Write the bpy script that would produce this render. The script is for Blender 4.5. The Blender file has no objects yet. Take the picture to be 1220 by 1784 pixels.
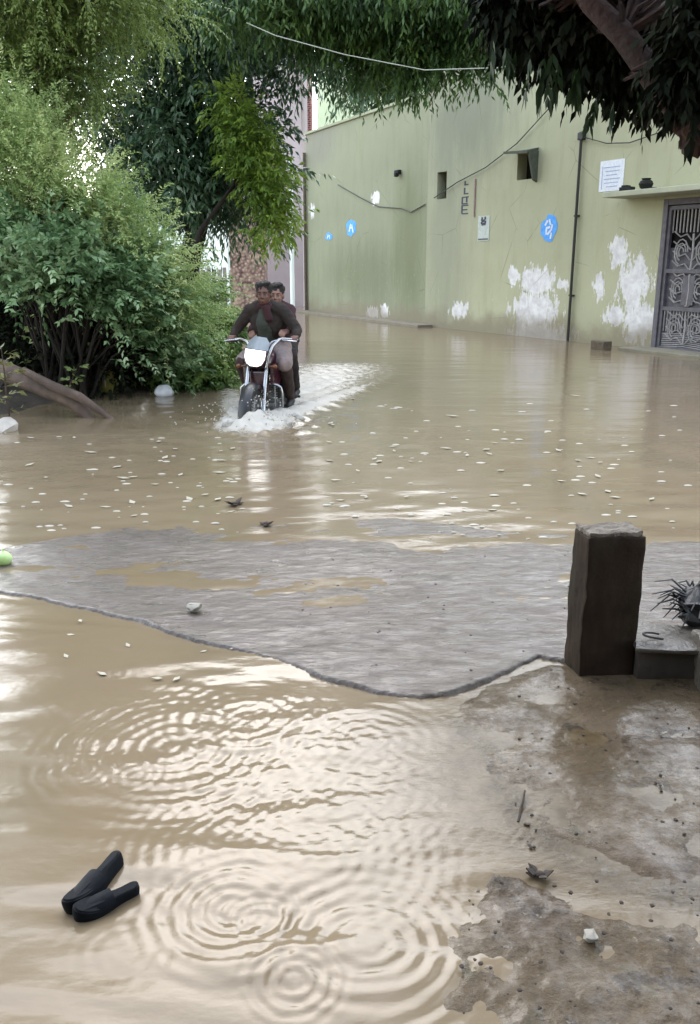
import bpy, bmesh, math, random
import numpy as np
from mathutils import Vector, Matrix
random.seed(7); rng = np.random.default_rng(7)
sc = bpy.context.scene
col = sc.collection
R = math.radians
# ---------------------------------------------------------------- camera
F, PX, PY, HZ, CH = 1527.0, 610.0, 892.0, 460.0, 1.5      # photo pixels, horizon row, eye height
TH = math.atan((PY-HZ)/F)
cd = bpy.data.cameras.new('camera'); cam = bpy.data.objects.new('camera', cd); col.objects.link(cam)
cam.location = (0, 0, CH); cam.rotation_euler = (math.pi/2-TH, 0, 0)
cd.sensor_fit = 'VERTICAL'; cd.sensor_height = 36; cd.lens = F/1784*36; cd.clip_start = .05; cd.clip_end = 2000
sc.camera = cam
# ---------------------------------------------------------------- sky and sun (overcast, bright)
w = bpy.data.worlds.new('World'); sc.world = w; w.use_nodes = True
nt = w.node_tree; nt.nodes.clear()
sky = nt.nodes.new('ShaderNodeTexSky'); sky.sky_type = 'NISHITA'; sky.sun_disc = False
SUN_EL, SUN_AZ = 42, -10                                   # azimuth from +Y, negative = to the left
sky.sun_elevation = R(SUN_EL); sky.sun_rotation = R(SUN_AZ); sky.air_density = 1.6; sky.dust_density = .9; sky.ozone_density = .6
hs = nt.nodes.new('ShaderNodeHueSaturation'); hs.inputs['Saturation'].default_value = .5
bg = nt.nodes.new('ShaderNodeBackground'); bg.inputs['Strength'].default_value = .15
wo = nt.nodes.new('ShaderNodeOutputWorld')
nt.links.new(sky.outputs[0], hs.inputs['Color']); nt.links.new(hs.outputs[0], bg.inputs[0]); nt.links.new(bg.outputs[0], wo.inputs[0])
sd = bpy.data.lights.new('sun', 'SUN'); sd.energy = .5; sd.angle = R(75); sd.color = (1, .98, .97)
sun = bpy.data.objects.new('sun', sd); col.objects.link(sun)
sdir = Vector((math.sin(R(SUN_AZ))*math.cos(R(SUN_EL)), math.cos(R(SUN_AZ))*math.cos(R(SUN_EL)), math.sin(R(SUN_EL))))
sun.rotation_euler = sdir.to_track_quat('Z', 'Y').to_euler(); sun.location = (-10, 10, 30)
sc.view_settings.view_transform = 'Standard'; sc.view_settings.look = 'None'
sc.view_settings.exposure = 2.4; sc.view_settings.gamma = 1
# ---------------------------------------------------------------- helpers
def ray(px, py):
    a, b = (px-PX)/F, (PY-py)/F
    return Vector((a, math.cos(TH)+b*math.sin(TH), -math.sin(TH)+b*math.cos(TH)))
def G(px, py, z=0.):                                       # photo pixel -> point at height z
    d = ray(px, py); t = (z-CH)/d.z; return Vector((0, 0, CH))+d*t
def D(px, py, Y):                                          # photo pixel -> point at distance Y
    d = ray(px, py); return Vector((0, 0, CH))+d*(Y/d.y)
def tag(o, label=None, cat=None, group=None, kind=None):
    if label: o['label'] = label
    if cat: o['category'] = cat
    if group: o['group'] = group
    if kind: o['kind'] = kind
    return o
def empty(name, loc=(0, 0, 0), rz=0, **k):
    o = bpy.data.objects.new(name, None); col.objects.link(o); o.location = loc; o.rotation_euler = (0, 0, rz)
    return tag(o, **k)
def link(name, me, mat=None, parent=None, smooth=False):
    o = bpy.data.objects.new(name, me); col.objects.link(o)
    if mat is not None: me.materials.append(mat)
    if parent is not None: o.parent = parent
    if smooth: me.polygons.foreach_set('use_smooth', [True]*len(me.polygons))
    return o
class MB:
    def __init__(s): s.b = bmesh.new()
    def box(s, c, size, rot=None, bev=0):
        m = Matrix.Translation(c) @ (rot.to_4x4() if rot else Matrix()) @ Matrix.Diagonal((*size, 1))
        r = bmesh.ops.create_cube(s.b, size=1, matrix=m)
        if bev:
            es = set(e for v in r['verts'] for e in v.link_edges)
            bmesh.ops.bevel(s.b, geom=list(es), offset=bev, segments=2, affect='EDGES', profile=.6)
        return s
    def sph(s, c, r, seg=16, rot=None):
        r = (r, r, r) if not hasattr(r, '__len__') else r
        m = Matrix.Translation(c) @ (rot.to_4x4() if rot else Matrix()) @ Matrix.Diagonal((*r, 1))
        bmesh.ops.create_uvsphere(s.b, u_segments=seg, v_segments=max(6, seg*2//3), radius=1, matrix=m); return s
    def tube(s, pts, rad, n=8, cap=True):
        pts = [Vector(p) for p in pts]
        rad = list(rad) if hasattr(rad, '__len__') else [rad]*len(pts)
        rings = []; u = None
        for i, p in enumerate(pts):
            t = (pts[min(i+1, len(pts)-1)]-pts[max(i-1, 0)]).normalized()
            if u is None: u = t.orthogonal().normalized()
            u = (u-t*u.dot(t)).normalized(); v = t.cross(u)
            rings.append([s.b.verts.new(p+(u*math.cos(a)+v*math.sin(a))*rad[i]) for a in [2*math.pi*k/n for k in range(n)]])
        for a, b in zip(rings, rings[1:]):
            for k in range(n): s.b.faces.new((a[k], a[(k+1) % n], b[(k+1) % n], b[k]))
        if cap: s.b.faces.new(rings[0][::-1]); s.b.faces.new(rings[-1])
        return s
    def lathe(s, prof, n=24, m=Matrix(), closed=False):            # prof: (radius, z)
        rings = [[s.b.verts.new(m @ Vector((r*math.cos(2*math.pi*k/n), r*math.sin(2*math.pi*k/n), z))) for k in range(n)] for r, z in prof]
        prs = list(zip(rings, rings[1:])) + ([(rings[-1], rings[0])] if closed else [])
        for a, b in prs:
            for k in range(n): s.b.faces.new((a[k], a[(k+1) % n], b[(k+1) % n], b[k]))
        if not closed: s.b.faces.new(rings[0][::-1]); s.b.faces.new(rings[-1])
        return s
    def loft(s, rings, cap=True):
        rs = [[s.b.verts.new(p) for p in r] for r in rings]; n = len(rs[0])
        for a, b in zip(rs, rs[1:]):
            for k in range(n): s.b.faces.new((a[k], a[(k+1) % n], b[(k+1) % n], b[k]))
        if cap: s.b.faces.new(rs[0][::-1]); s.b.faces.new(rs[-1])
        return s
    def prism(s, poly, d):                                          # poly: list of points, extruded by vector d
        d = Vector(d); a = [s.b.verts.new(Vector(p)) for p in poly]; b = [s.b.verts.new(Vector(p)+d) for p in poly]; n = len(a)
        s.b.faces.new(a[::-1]); s.b.faces.new(b)
        for k in range(n): s.b.faces.new((a[k], a[(k+1) % n], b[(k+1) % n], b[k]))
        return s
    def jitter(s, amp, sc_=8., seed=0):
        from mathutils import noise
        for v in s.b.verts: v.co += Vector(noise.noise_vector(v.co*sc_+Vector((seed, 0, 0))))*amp
        return s
    def mesh(s, name):
        bmesh.ops.recalc_face_normals(s.b, faces=s.b.faces); me = bpy.data.meshes.new(name); s.b.to_mesh(me); s.b.free(); return me
    def build(s, name, mat, parent=None, smooth=False, sub=0):
        me = s.mesh(name); o = link(name, me, mat, parent, smooth or sub > 0)
        if sub: m = o.modifiers.new('sub', 'SUBSURF'); m.levels = m.render_levels = sub
        elif smooth and hasattr(me, 'set_sharp_from_angle'): me.set_sharp_from_angle(angle=R(40))
        return o
def npmesh(name, V, Fq, mat=None, parent=None, smooth=False):
    V = np.asarray(V, np.float32); Fq = np.asarray(Fq, np.int32); k = Fq.shape[1]
    me = bpy.data.meshes.new(name); me.vertices.add(len(V)); me.vertices.foreach_set('co', V.ravel())
    me.loops.add(Fq.size); me.loops.foreach_set('vertex_index', Fq.ravel())
    me.polygons.add(len(Fq)); me.polygons.foreach_set('loop_start', np.arange(0, Fq.size, k, dtype=np.int32))
    me.polygons.foreach_set('loop_total', np.full(len(Fq), k, np.int32)); me.update(calc_edges=True)
    return link(name, me, mat, parent, smooth)
# ---- material helper
class NT:
    def __init__(s, name):
        s.m = bpy.data.materials.new(name); s.m.use_nodes = True; s.t = s.m.node_tree; s.N = s.t.nodes; s.p = s.N['Principled BSDF']
        s.co = s.N.new('ShaderNodeTexCoord').outputs['Object']
    def L(s, a, b):
        s.t.links.new(a, b)
    def set(s, n, k, v):
        i = n.inputs[k]
        if isinstance(v, bpy.types.NodeSocket): s.L(v, i)
        else: i.default_value = v
    def noise(s, scale=5, detail=4, rough=.55, vec=None, dist=0, out=0):
        n = s.N.new('ShaderNodeTexNoise'); n.inputs['Scale'].default_value = scale; n.inputs['Detail'].default_value = detail
        n.inputs['Roughness'].default_value = rough; n.inputs['Distortion'].default_value = dist; s.L(vec or s.co, n.inputs['Vector']); return n.outputs[out]
    def vor(s, scale=5, feat='F1', vec=None, rnd=1):
        n = s.N.new('ShaderNodeTexVoronoi'); n.feature = feat; n.inputs['Scale'].default_value = scale; n.inputs['Randomness'].default_value = rnd
        s.L(vec or s.co, n.inputs['Vector']); return n.outputs['Distance']
    def map(s, scale=(1, 1, 1), loc=(0, 0, 0), vec=None, rot=(0, 0, 0)):
        n = s.N.new('ShaderNodeMapping'); n.inputs['Scale'].default_value = scale; n.inputs['Location'].default_value = loc
        n.inputs['Rotation'].default_value = rot; s.L(vec or s.co, n.inputs['Vector']); return n.outputs[0]
    def ramp(s, f, stops):
        n = s.N.new('ShaderNodeValToRGB'); e = n.color_ramp.elements
        while len(e) < len(stops): e.new(.5)
        for el, (p, c) in zip(e, stops): el.position = p; el.color = (*c, 1) if hasattr(c, '__len__') else (c, c, c, 1)
        s.L(f, n.inputs[0]); return n.outputs[0]
    def mr(s, f, a, b, c=0, d=1, smooth=False):
        n = s.N.new('ShaderNodeMapRange'); n.interpolation_type = 'SMOOTHSTEP' if smooth else 'LINEAR'
        s.L(f, n.inputs[0]); [setattr(n.inputs[i+1], 'default_value', v) for i, v in enumerate((a, b, c, d))]; return n.outputs[0]
    def math(s, op, a, b=0, c=None, clamp=False):
        n = s.N.new('ShaderNodeMath'); n.operation = op; n.use_clamp = clamp; s.set(n, 0, a); s.set(n, 1, b)
        if c is not None: s.set(n, 2, c)
        return n.outputs[0]
    def mix(s, f, a, b):
        n = s.N.new('ShaderNodeMix'); n.data_type = 'RGBA'; s.set(n, 0, f)
        for k, v in ((6, a), (7, b)):
            s.set(n, k, (*v, 1) if (hasattr(v, '__len__') and len(v) == 3) else v)
        return n.outputs[2]
    def bump(s, h, strength=.3, dist=.02, nrm=None):
        n = s.N.new('ShaderNodeBump'); n.inputs['Strength'].default_value = strength; n.inputs['Distance'].default_value = dist
        s.L(h, n.inputs['Height'])
        if nrm: s.L(nrm, n.inputs['Normal'])
        s.L(n.outputs[0], s.p.inputs['Normal']); return n.outputs[0]
    def coatbump(s, h, strength=.3, dist=.01):
        n = s.N.new('ShaderNodeBump'); n.inputs['Strength'].default_value = strength; n.inputs['Distance'].default_value = dist
        s.L(h, n.inputs['Height']); s.L(n.outputs[0], s.p.inputs['Coat Normal'])
    def xyz(s, vec=None):
        n = s.N.new('ShaderNodeSeparateXYZ'); s.L(vec or s.co, n.inputs[0]); return n.outputs
    def P(s, **k):
        for a, v in k.items():
            a = {'base': 'Base Color', 'rough': 'Roughness', 'metal': 'Metallic', 'ior': 'IOR', 'spec': 'Specular IOR Level', 'coat': 'Coat Weight', 'crough': 'Coat Roughness', 'cior': 'Coat IOR', 'trans': 'Transmission Weight', 'alpha': 'Alpha'}[a]
            if hasattr(v, '__len__') and not isinstance(v, bpy.types.NodeSocket) and len(v) == 3: v = (*v, 1)
            s.set(s.p, a, v)
        return s
def simple(name, c1, c2=None, scale=12, rough=.6, metal=0, bump=.2, bd=.004, coat=0, spec=.5, detail=4, r2=None):
    n = NT(name); c2 = c2 or tuple(x*.7 for x in c1)
    f = n.noise(scale, detail); n.P(base=n.ramp(f, [(.3, c2), (.7, c1)]), metal=metal, coat=coat, spec=spec)
    n.P(rough=n.mr(f, .3, .7, rough, r2 if r2 is not None else min(1, rough*1.25)))
    if bump: n.bump(n.noise(scale*3.3, 3), bump, bd)
    return n.m
def emis(name, c, st):
    n = NT(name); n.P(base=c, rough=.2); n.p.inputs['Emission Color'].default_value = (*c, 1); n.p.inputs['Emission Strength'].default_value = st; return n.m
def leafmat(name, cols, rough=.45, trans=.3, spec=.4, clump=.6):
    n = NT(name); g = n.N.new('ShaderNodeNewGeometry')
    f = n.math('ADD', n.math('MULTIPLY', g.outputs['Random Per Island'], .42), n.math('MULTIPLY', n.mr(n.noise(clump*2.2, 3), .32, .68), .58))
    k = len(cols); c = n.ramp(f, [(i/(k-1)*.9+.05, cc) for i, cc in enumerate(cols)])
    n.P(base=c, rough=rough, spec=spec)
    tr = n.N.new('ShaderNodeBsdfTranslucent'); n.L(c, tr.inputs[0]); mx = n.N.new('ShaderNodeMixShader'); mx.inputs[0].default_value = trans
    n.L(n.p.outputs[0], mx.inputs[1]); n.L(tr.outputs[0], mx.inputs[2]); n.L(mx.outputs[0], n.N['Material Output'].inputs[0])
    return n.m
# ---- foliage
def sprays(S, Dr, L, K, ll, lw, ang=50, droop=.3, leafdroop=.15, pair=True, jit=.25, mat=None, name='leaves', parent=None):
    """S starts (n,3), Dr directions (n,3), L lengths (n); K stations; ll, lw leaf length and width"""
    n = len(S); S = np.asarray(S); Dr = np.asarray(Dr); Dr = Dr/np.linalg.norm(Dr, axis=1, keepdims=True); L = np.asarray(L)
    down = np.array([0, 0, -1.]); rv = rng.normal(size=(n, 3))*.5 + np.array([0, 0, 1.])
    side = np.cross(Dr, rv); side /= np.linalg.norm(side, axis=1, keepdims=True)+1e-9
    Vs = []
    for k in range(K):
        t = (k+.6)/K
        P = S + Dr*(L*t)[:, None] + down*(droop*L*t*t)[:, None]
        T = Dr + down*(2*droop*t); T /= np.linalg.norm(T, axis=1, keepdims=True)
        for sg in ((-1, 1) if pair else ((-1,) if k % 2 else (1,))):
            a = R(ang)*(1-.45*t)
            ld = T*math.cos(a) + side*(sg*math.sin(a)) + down*leafdroop + rng.normal(size=(n, 3))*jit
            ld /= np.linalg.norm(ld, axis=1, keepdims=True)
            wv = np.cross(ld, np.cross(T, side)+rng.normal(size=(n, 3))*.5); wv /= np.linalg.norm(wv, axis=1, keepdims=True)+1e-9
            l = (ll*rng.uniform(.7, 1.2, n)*(1-.35*abs(t-.45)))[:, None]; wd = l*(lw/ll)*.5
            bend = down*(l*.08)
            Vs.append(np.stack([P, P+ld*l*.42+wv*wd, P+ld*l+bend, P+ld*l*.42-wv*wd], axis=1))
    V = np.concatenate(Vs).reshape(-1, 3); Fq = np.arange(len(V)).reshape(-1, 4)
    return npmesh(name, V, Fq, mat, parent)
def in_ell(n, ells, shell=.0):
    """points inside a set of ellipsoids (cx,cy,cz,rx,ry,rz), weighted by volume"""
    wts = np.array([e[3]*e[4]*e[5] for e in ells]); wts = wts/wts.sum(); out = []
    for e, k in zip(ells, rng.multinomial(n, wts)):
        v = rng.normal(size=(k, 3)); v /= np.linalg.norm(v, axis=1, keepdims=True)
        r = (shell**3+(1-shell**3)*rng.uniform(0, 1, k))**(1/3.)
        out.append(np.array(e[:3])+v*r[:, None]*np.array(e[3:6]))
    return np.concatenate(out)
def tree(name, label, cat, base, trunk, ells, ncl, spc, K, ll, lw, crad, slen, lmat, bmat, trad=.15, droop=.3, ang=50, pair=False, group=None, shell=.35, limb=.03, leafdroop=.3, twig=True, extra=None):
    """trunk: world points; clusters of sprays inside the ellipsoids"""
    t = empty(name, base, label=label, cat=cat, group=group); b = Vector(base)
    tm = MB(); n = len(trunk); tm.tube([Vector(p)-b for p in trunk], [trad*(1-.55*i/(n-1)) for i in range(n)], 12)
    C = in_ell(ncl, ells, shell)
    if extra is not None: C = np.concatenate([C, extra])
    tp = [Vector(p)-b for p in trunk]
    for i, c in enumerate(C):
        if limb and i % 2 == 0:
            c = Vector(c)-b; s = min(tp[1:], key=lambda p: (p-c).length); mid = (s+c)/2+Vector((random.uniform(-.2, .2), random.uniform(-.2, .2), .12*(c-s).length))
            tm.tube([s, (s+mid)/2+Vector((0, 0, .04)), mid, (mid+c)/2+Vector((0, 0, .05)), c], [limb*1.2, limb, limb*.7, limb*.4, limb*.15], 5, cap=False)
    tm.build('trunk', bmat, t, smooth=True)
    st = np.repeat(C, spc, axis=0) + rng.normal(size=(len(C)*spc, 3))*crad*.5
    cen = np.repeat(C, spc, axis=0)
    dr = (st-cen)/crad + rng.normal(size=st.shape)*.6 + np.array([0, 0, .1])
    o = sprays(st-np.array(base), dr, rng.uniform(.6, 1.25, len(st))*slen, K, ll, lw, ang, droop, leafdroop, pair, mat=lmat, name='crown', parent=t)
    return t
def rock(r, seed, squash=.6, mat=None, name='rock', sub=2, parent=None):
    b = MB(); bmesh.ops.create_icosphere(b.b, subdivisions=sub, radius=r); b.jitter(r*.55, 1.1/r, seed)
    for v in b.b.verts: v.co.z *= squash
    return b.build(name, mat, parent, smooth=True)
def place(o, p, rz=0, rx=0, ry=0):
    o.location = p; o.rotation_euler = (rx, ry, rz); return o
# ================================================================ materials
bark = simple('bark', (.10, .07, .05), (.03, .02, .015), 9, .9, bump=.8, bd=.02)
bark_pink = simple('bark_reddish', (.052, .026, .020), (.018, .010, .009), 7, .8, bump=.8, bd=.02)
m_conc = None
# ---- muddy water
n = NT('muddy_water')
at = n.N.new('ShaderNodeAttribute'); at.attribute_name = 'foam'; foam = at.outputs['Fac']
c = n.ramp(n.noise(.5, 3), [(.3, (.158, .118, .073)), (.7, (.200, .156, .104))])
c = n.mix(n.mr(n.noise(2.2, 4, vec=n.map((1, .35, 1))), .5, .75, 0, .35), c, (.10, .092, .058))
fm = n.math('MULTIPLY', foam, n.mr(n.noise(9, 6, .7), .38, .62), clamp=True)
fs = n.mr(n.math('ADD', foam, n.math('MULTIPLY', n.math('SUBTRACT', n.noise(11, 6, .75), .5), 1.1)), .34, .85, 0, .85, smooth=True)
a2 = n.N.new('ShaderNodeAttribute'); a2.attribute_name = 'chop'
c = n.mix(n.math('MULTIPLY', a2.outputs['Fac'], n.mr(n.noise(5, 4, .6), .3, .6, .55, .95), clamp=True), c, n.ramp(n.noise(12, 4, .6), [(.35, (.048, .032, .014)), (.65, (.085, .062, .034))]))
c = n.mix(fs, c, (.46, .44, .40))
n.P(base=c, rough=n.mr(fs, 0, 1, .13, .6), ior=1.35, spec=.5)
mw = n.map((1, 1, 1))
h1 = n.noise(2.6, 3, .5, vec=n.map((1, 2.2, 1))); h2 = n.noise(14, 3, .55, vec=n.map((1, 2.0, 1))); 
h = n.math('ADD', n.math('MULTIPLY', h1, 1.), n.math('MULTIPLY', h2, .22))
a2 = n.N.new('ShaderNodeAttribute'); a2.attribute_name = 'chop'
h = n.math('ADD', h, n.math('MULTIPLY', n.math('MULTIPLY', n.noise(46, 4, .7, vec=n.map((1, 2.4, 1))), a2.outputs['Fac']), .34))
h = n.math('ADD', h, n.math('MULTIPLY', n.math('MULTIPLY', n.noise(22, 4, .7), foam), 1.6))
n.bump(h, .22, .02)
m_water = n.m
# ---- mud / shallow bed
n = NT('wet_mud')
f = n.noise(3.5, 6, .6); g = n.noise(22, 4, .65)
c = n.ramp(f, [(.28, (.045, .030, .015)), (.5, (.082, .058, .033)), (.72, (.115, .086, .056))])
c = n.mix(n.mr(g, .56, .72, 0, .5), c, (.05, .042, .03))
c = n.mix(n.mr(n.noise(9, 3), .6, .7, 0, .35), c, (.050, .052, .028))
c = n.mix(n.mr(n.noise(2.2, 5, .6, vec=n.map((1, 1, 1), (7, 1, 0))), .52, .64, 0, .4), c, (.075, .052, .038))
c = n.mix(n.mr(n.noise(6, 6, .75, vec=n.map((1, 1, 1), (3, 8, 0))), .56, .62, 0, .75), c, (.022, .016, .010))
c = n.mix(n.mr(n.noise(30, 4, .7), .64, .7, 0, .8), c, (.17, .14, .11))
n.P(base=c, rough=.7, spec=.12, coat=n.mr(n.noise(7, 6, .8), .42, .60, .25, .9), crough=.05, cior=1.36)
n.coatbump(n.math('ADD', n.noise(9, 4, .6), n.math('MULTIPLY', n.noise(50, 4, .7, vec=n.map((1, 2, 1))), .8)), .30, .005)
n.bump(n.math('ADD', n.noise(7, 5, .6), n.math('MULTIPLY', n.noise(50, 4, .7), .45)), .9, .025)
m_mud = n.m
n = NT('bank_soil')
n.P(base=n.ramp(n.noise(3, 6, .65), [(.3, (.02, .015, .011)), (.7, (.07, .055, .04))]), rough=.85); n.bump(n.noise(14, 6, .7), .9, .05)
m_soil = n.m
# ---- wet concrete slab
n = NT('wet_concrete')
v2 = n.map((1, 3.2, 1))
f = n.noise(3.0, 8, .72, vec=n.map((1, 2.0, 1))); g = n.noise(13, 5, .65, vec=v2)
c = n.ramp(f, [(.34, (.028, .018, .011)), (.46, (.070, .050, .036)), (.54, (.070, .048, .040)), (.66, (.104, .080, .074))])
c = n.mix(n.mr(n.noise(.9, 3), .45, .65, 0, .55), c, (.095, .068, .048))
c = n.mix(n.mr(n.noise(3.3, 5, .7, vec=n.map((1, 2, 1), (9, 3, 0))), .5, .68, 0, .8), c, (.060, .042, .024))
c = n.mix(n.mr(g, .56, .72, 0, .55), c, (.028, .022, .017))
c = n.mix(n.mr(n.noise(1.3, 3, vec=n.map((1, 1.5, 1), (4, 2, 0))), .56, .72, 0, .6), c, (.090, .050, .044))
c = n.mix(n.mr(n.noise(34, 5, .75, vec=n.map((1, 1.8, 1))), .62, .70, 0, .6), c, (.22, .21, .22))
c = n.mix(n.mr(n.noise(26, 6, .8, vec=n.map((1, 2.2, 1), (5, 5, 0))), .54, .60, 0, .8), c, (.020, .016, .012))
n.P(base=c, rough=n.mr(n.noise(4, 5, .6, vec=v2), .35, .65, .25, .6), spec=.5, coat=n.mr(n.noise(5, 7, .8, vec=n.map((1, 2.2, 1))), .38, .58, .15, .95), crough=.10, cior=1.36)
n.coatbump(n.math('ADD', n.noise(7, 4, .6, vec=n.map((1, 3.5, 1))), n.math('MULTIPLY', n.noise(30, 4, .7, vec=n.map((1, 2.5, 1))), .35)), .6, .012)
n.bump(n.math('ADD', n.noise(5, 5, .6, vec=v2), n.math('MULTIPLY', n.noise(30, 5, .75, vec=v2), .5)), .8, .022)
m_slab = n.m
# ---- pale green limewash with peeled patches (object space: x along wall, z up)
def wallmat(name, base, patches, dark_zones, tone=1.):
    n = NT(name); X, Y, Z = n.xyz()
    c = n.ramp(n.noise(.55, 5, .6), [(.3, tuple(x*.86 for x in base)), (.7, base)])
    c = n.mix(n.mr(n.noise(1.6, 5, .7, vec=n.map((2.2, 1, .35))), .5, .78, 0, .55), c, tuple(x*y for x, y in zip(base, (.66, .70, .62))))
    c = n.mix(n.mr(n.noise(7, 4, .7), .62, .8, 0, .35), c, (.21, .22, .18))
    def mask(cx, cz, rx, rz, amp=1.0, sc_=3.2, hard=.12, stretch=1.):
        dx = n.math('DIVIDE', n.math('SUBTRACT', X, cx), rx); dz = n.math('DIVIDE', n.math('SUBTRACT', Z, cz), rz)
        d = n.math('SQRT', n.math('ADD', n.math('MULTIPLY', dx, dx), n.math('MULTIPLY', dz, dz)))
        d = n.math('ADD', d, n.math('MULTIPLY', n.math('SUBTRACT', n.noise(sc_*1.5, 5, .72, vec=n.map((1.6, 1, .6*stretch))), .5), 3.2*amp))
        return n.mr(d, .85+hard, .85-hard, 0, 1, smooth=True)
    for (cx, cz, rx, rz, colr, k) in dark_zones:  # soft ellipses blended towards a darker wall colour
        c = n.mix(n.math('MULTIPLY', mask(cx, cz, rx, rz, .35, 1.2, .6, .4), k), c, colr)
    pk = None
    for (cx, cz, rx, rz) in patches:
        q = mask(cx, cz, rx, rz); pk = q if pk is None else n.math('MAXIMUM', pk, q)
    if pk is not None:
        c = n.mix(pk, c, n.ramp(n.noise(5, 4, .7), [(.35, (.52, .50, .52)), (.6, (.70, .69, .70))]))
    sp = n.math('MULTIPLY', n.mr(n.noise(9, 6, .8, vec=n.map((1.6, 1, .7))), .60, .66), n.mr(Z, 2.6, .6, 0, 1))
    c = n.mix(n.math('MULTIPLY', sp, .7), c, (.50, .50, .47))
    ck = n.mr(n.vor(.8, 'DISTANCE_TO_EDGE', vec=n.map((1, 1, 1), vec=None)), .0, .008, .55, 0)
    c = n.mix(n.math('MULTIPLY', ck, n.mr(n.noise(1.1, 3), .5, .6)), c, (.10, .10, .07))
    low = n.mr(n.math('ADD', Z, n.math('MULTIPLY', n.noise(1.5, 4, .6), .9)), .55, 1.05, .75, 0, smooth=True)
    c = n.mix(low, c, (.20, .165, .12))
    n.P(base=c, rough=.85, spec=.2)
    h = n.noise(4, 5, .6)
    if pk is not None: h = n.math('SUBTRACT', h, n.math('MULTIPLY', pk, .5))
    n.bump(h, .35, .02); return n.m
# ================================================================ the flood water
def sines(X, Y, lam, n_=14, seed=1):
    r = np.random.default_rng(seed); z = 0
    for i in range(n_):
        a = r.uniform(0, 6.28); l = lam*r.uniform(.35, 1.8); z = z+np.sin((math.cos(a)*X+math.sin(a)*Y)*6.283/l+r.uniform(0, 6.28))*l/lam
    return z/n_
def grid_water():
    ys = [.55]
    while ys[-1] < 60: ys.append(ys[-1]*1.0042+.0004)
    ys = np.array(ys); us = np.linspace(-1, 1, 420)
    U, Yv = np.meshgrid(us, ys); X = U*(.62*Yv+.35); Z = np.zeros_like(X)
    far = np.clip(1.2-Yv/14, .1, 1)
    for i in range(16):                                       # soft wind chop
        lam = .10*1.32**(i % 9); a = rng.uniform(-.5, .5); kx, ky = math.sin(a)*2*math.pi/lam, math.cos(a)*2*math.pi/lam
        vis = np.clip((lam-.012*Yv*1.6)/lam*2, 0, 1)
        Z += (.0011*lam/.3*np.clip(1.5-Yv/5.5, .30, .8))*np.sin(kx*X+ky*Yv+rng.uniform(0, 6))*vis
    wob = sines(X, Yv, .16, 12, 77)*.014+sines(X, Yv, .05, 10, 78)*.003
    def ring(px, py, r0, r1, lam, amp, ecc=1):
        c = G(px, py); r = np.hypot(X-c.x, (Yv-c.y)*ecc)+wob
        win = np.clip((r-r0*.6)/(r0*.4+1e-4), 0, 1)*np.clip((r1-r)/(r1*.45), 0, 1)
        return amp*np.sin(2*math.pi*r/lam)*win
    Z += ring(405, 1585, .02, .27, .042, .0009) + ring(512, 1712, .02, .15, .032, .0010) + ring(455, 1600, .02, .12, .028, .0008)
    Z += ring(505, 1480, .03, .6, .043, .0004) + ring(560, 1360, .03, .6, .043, .0004) + ring(300, 1300, .02, .5, .05, .0009) + ring(430, 1250, .02, .4, .05, .0009) + ring(640, 1290, .02, .4, .05, .0009)
    Z += ring(640, 1640, .05, .35, .05, .0010) + ring(215, 1660, .04, .20, .04, .00015)
    for _ in range(60):                                       # rain drop rings
        px, py = rng.uniform(0, 1220), rng.uniform(700, 1400)
        y = G(px, py).y; Z += ring(px, py, .01, rng.uniform(.08, .22)*(.5+y*.15), .022*(.8+y*.25), .0005*(.7+y*.10))
    # chop band where the trickle runs over the ledge
    def band(pts, wd, lam, amp):
        P_ = [G(*p) for p in pts]; m = np.zeros_like(X)
        for a, b in zip(P_, P_[1:]):
            d = (b-a); L = d.length; d = d/L
            t = np.clip((X-a.x)*d.x+(Yv-a.y)*d.y, 0, L); r = np.hypot(X-a.x-d.x*t, Yv-a.y-d.y*t); m = np.maximum(m, np.exp(-(r/wd)**2))
        zz = np.zeros_like(X)
        for i in range(14):
            a = rng.uniform(-1.3, 1.3); l = lam*rng.uniform(.6, 1.7); zz += np.sin((math.sin(a)*X+math.cos(a)*Yv)*2*math.pi/l+rng.uniform(0, 6))
        return zz*amp*m
    Z += band([(790, 1250), (860, 1320), (905, 1400), (925, 1460), (1010, 1500), (1120, 1545), (1230, 1570)], .06, .020, .0007)
    Z += band([(230, 1230), (480, 1250), (700, 1300), (660, 1420), (400, 1380)], .22, .040, .00025)
    foam0 = band([(905, 1440), (1000, 1495), (1120, 1540), (1230, 1565)], .055, .03, 1.)*0; fb = None
    q = G(1090, 1320); m = np.exp(-(((X-q.x)/.75)**2+((Yv-q.y)/.75)**2)**2); Z = Z*(1-.75*m)+m*(sines(X*.6, Yv*1.7, .045, 16, 51)*.0010+sines(X, Yv, .10, 10, 52)*.0006)
    chop = np.clip(m*1.2, 0, 1)
    # wake of the motorcycle
    foam = np.zeros_like(X)
    def seg0(a, b):
        d = b-a; L = d.length; d = d/L; t = np.clip((X-a.x)*d.x+(Yv-a.y)*d.y, 0, L); return np.hypot(X-a.x-d.x*t, Yv-a.y-d.y*t)
    bp = [G(*p) for p in [(800, 1260), (870, 1330), (912, 1440), (1000, 1495), (1120, 1540), (1230, 1565)]]
    for a_, b_ in zip(bp, bp[1:]): foam = np.maximum(foam, .33*np.exp(-(seg0(a_, b_)/.05)**2)); chop = np.maximum(chop, 1.3*np.exp(-(seg0(a_, b_)/.10)**2))  # pale streaks: the trickle's glitter painted through the foam mask
    bw = G(446, 735); 
    def seg(a, b):
        d = b-a; L = d.length; d = d/L; t = np.clip((X-a.x)*d.x+(Yv-a.y)*d.y, 0, L); return np.hypot(X-a.x-d.x*t, Yv-a.y-d.y*t), t/L
    tipR = G(690, 655); tipL = G(395, 668)
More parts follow.
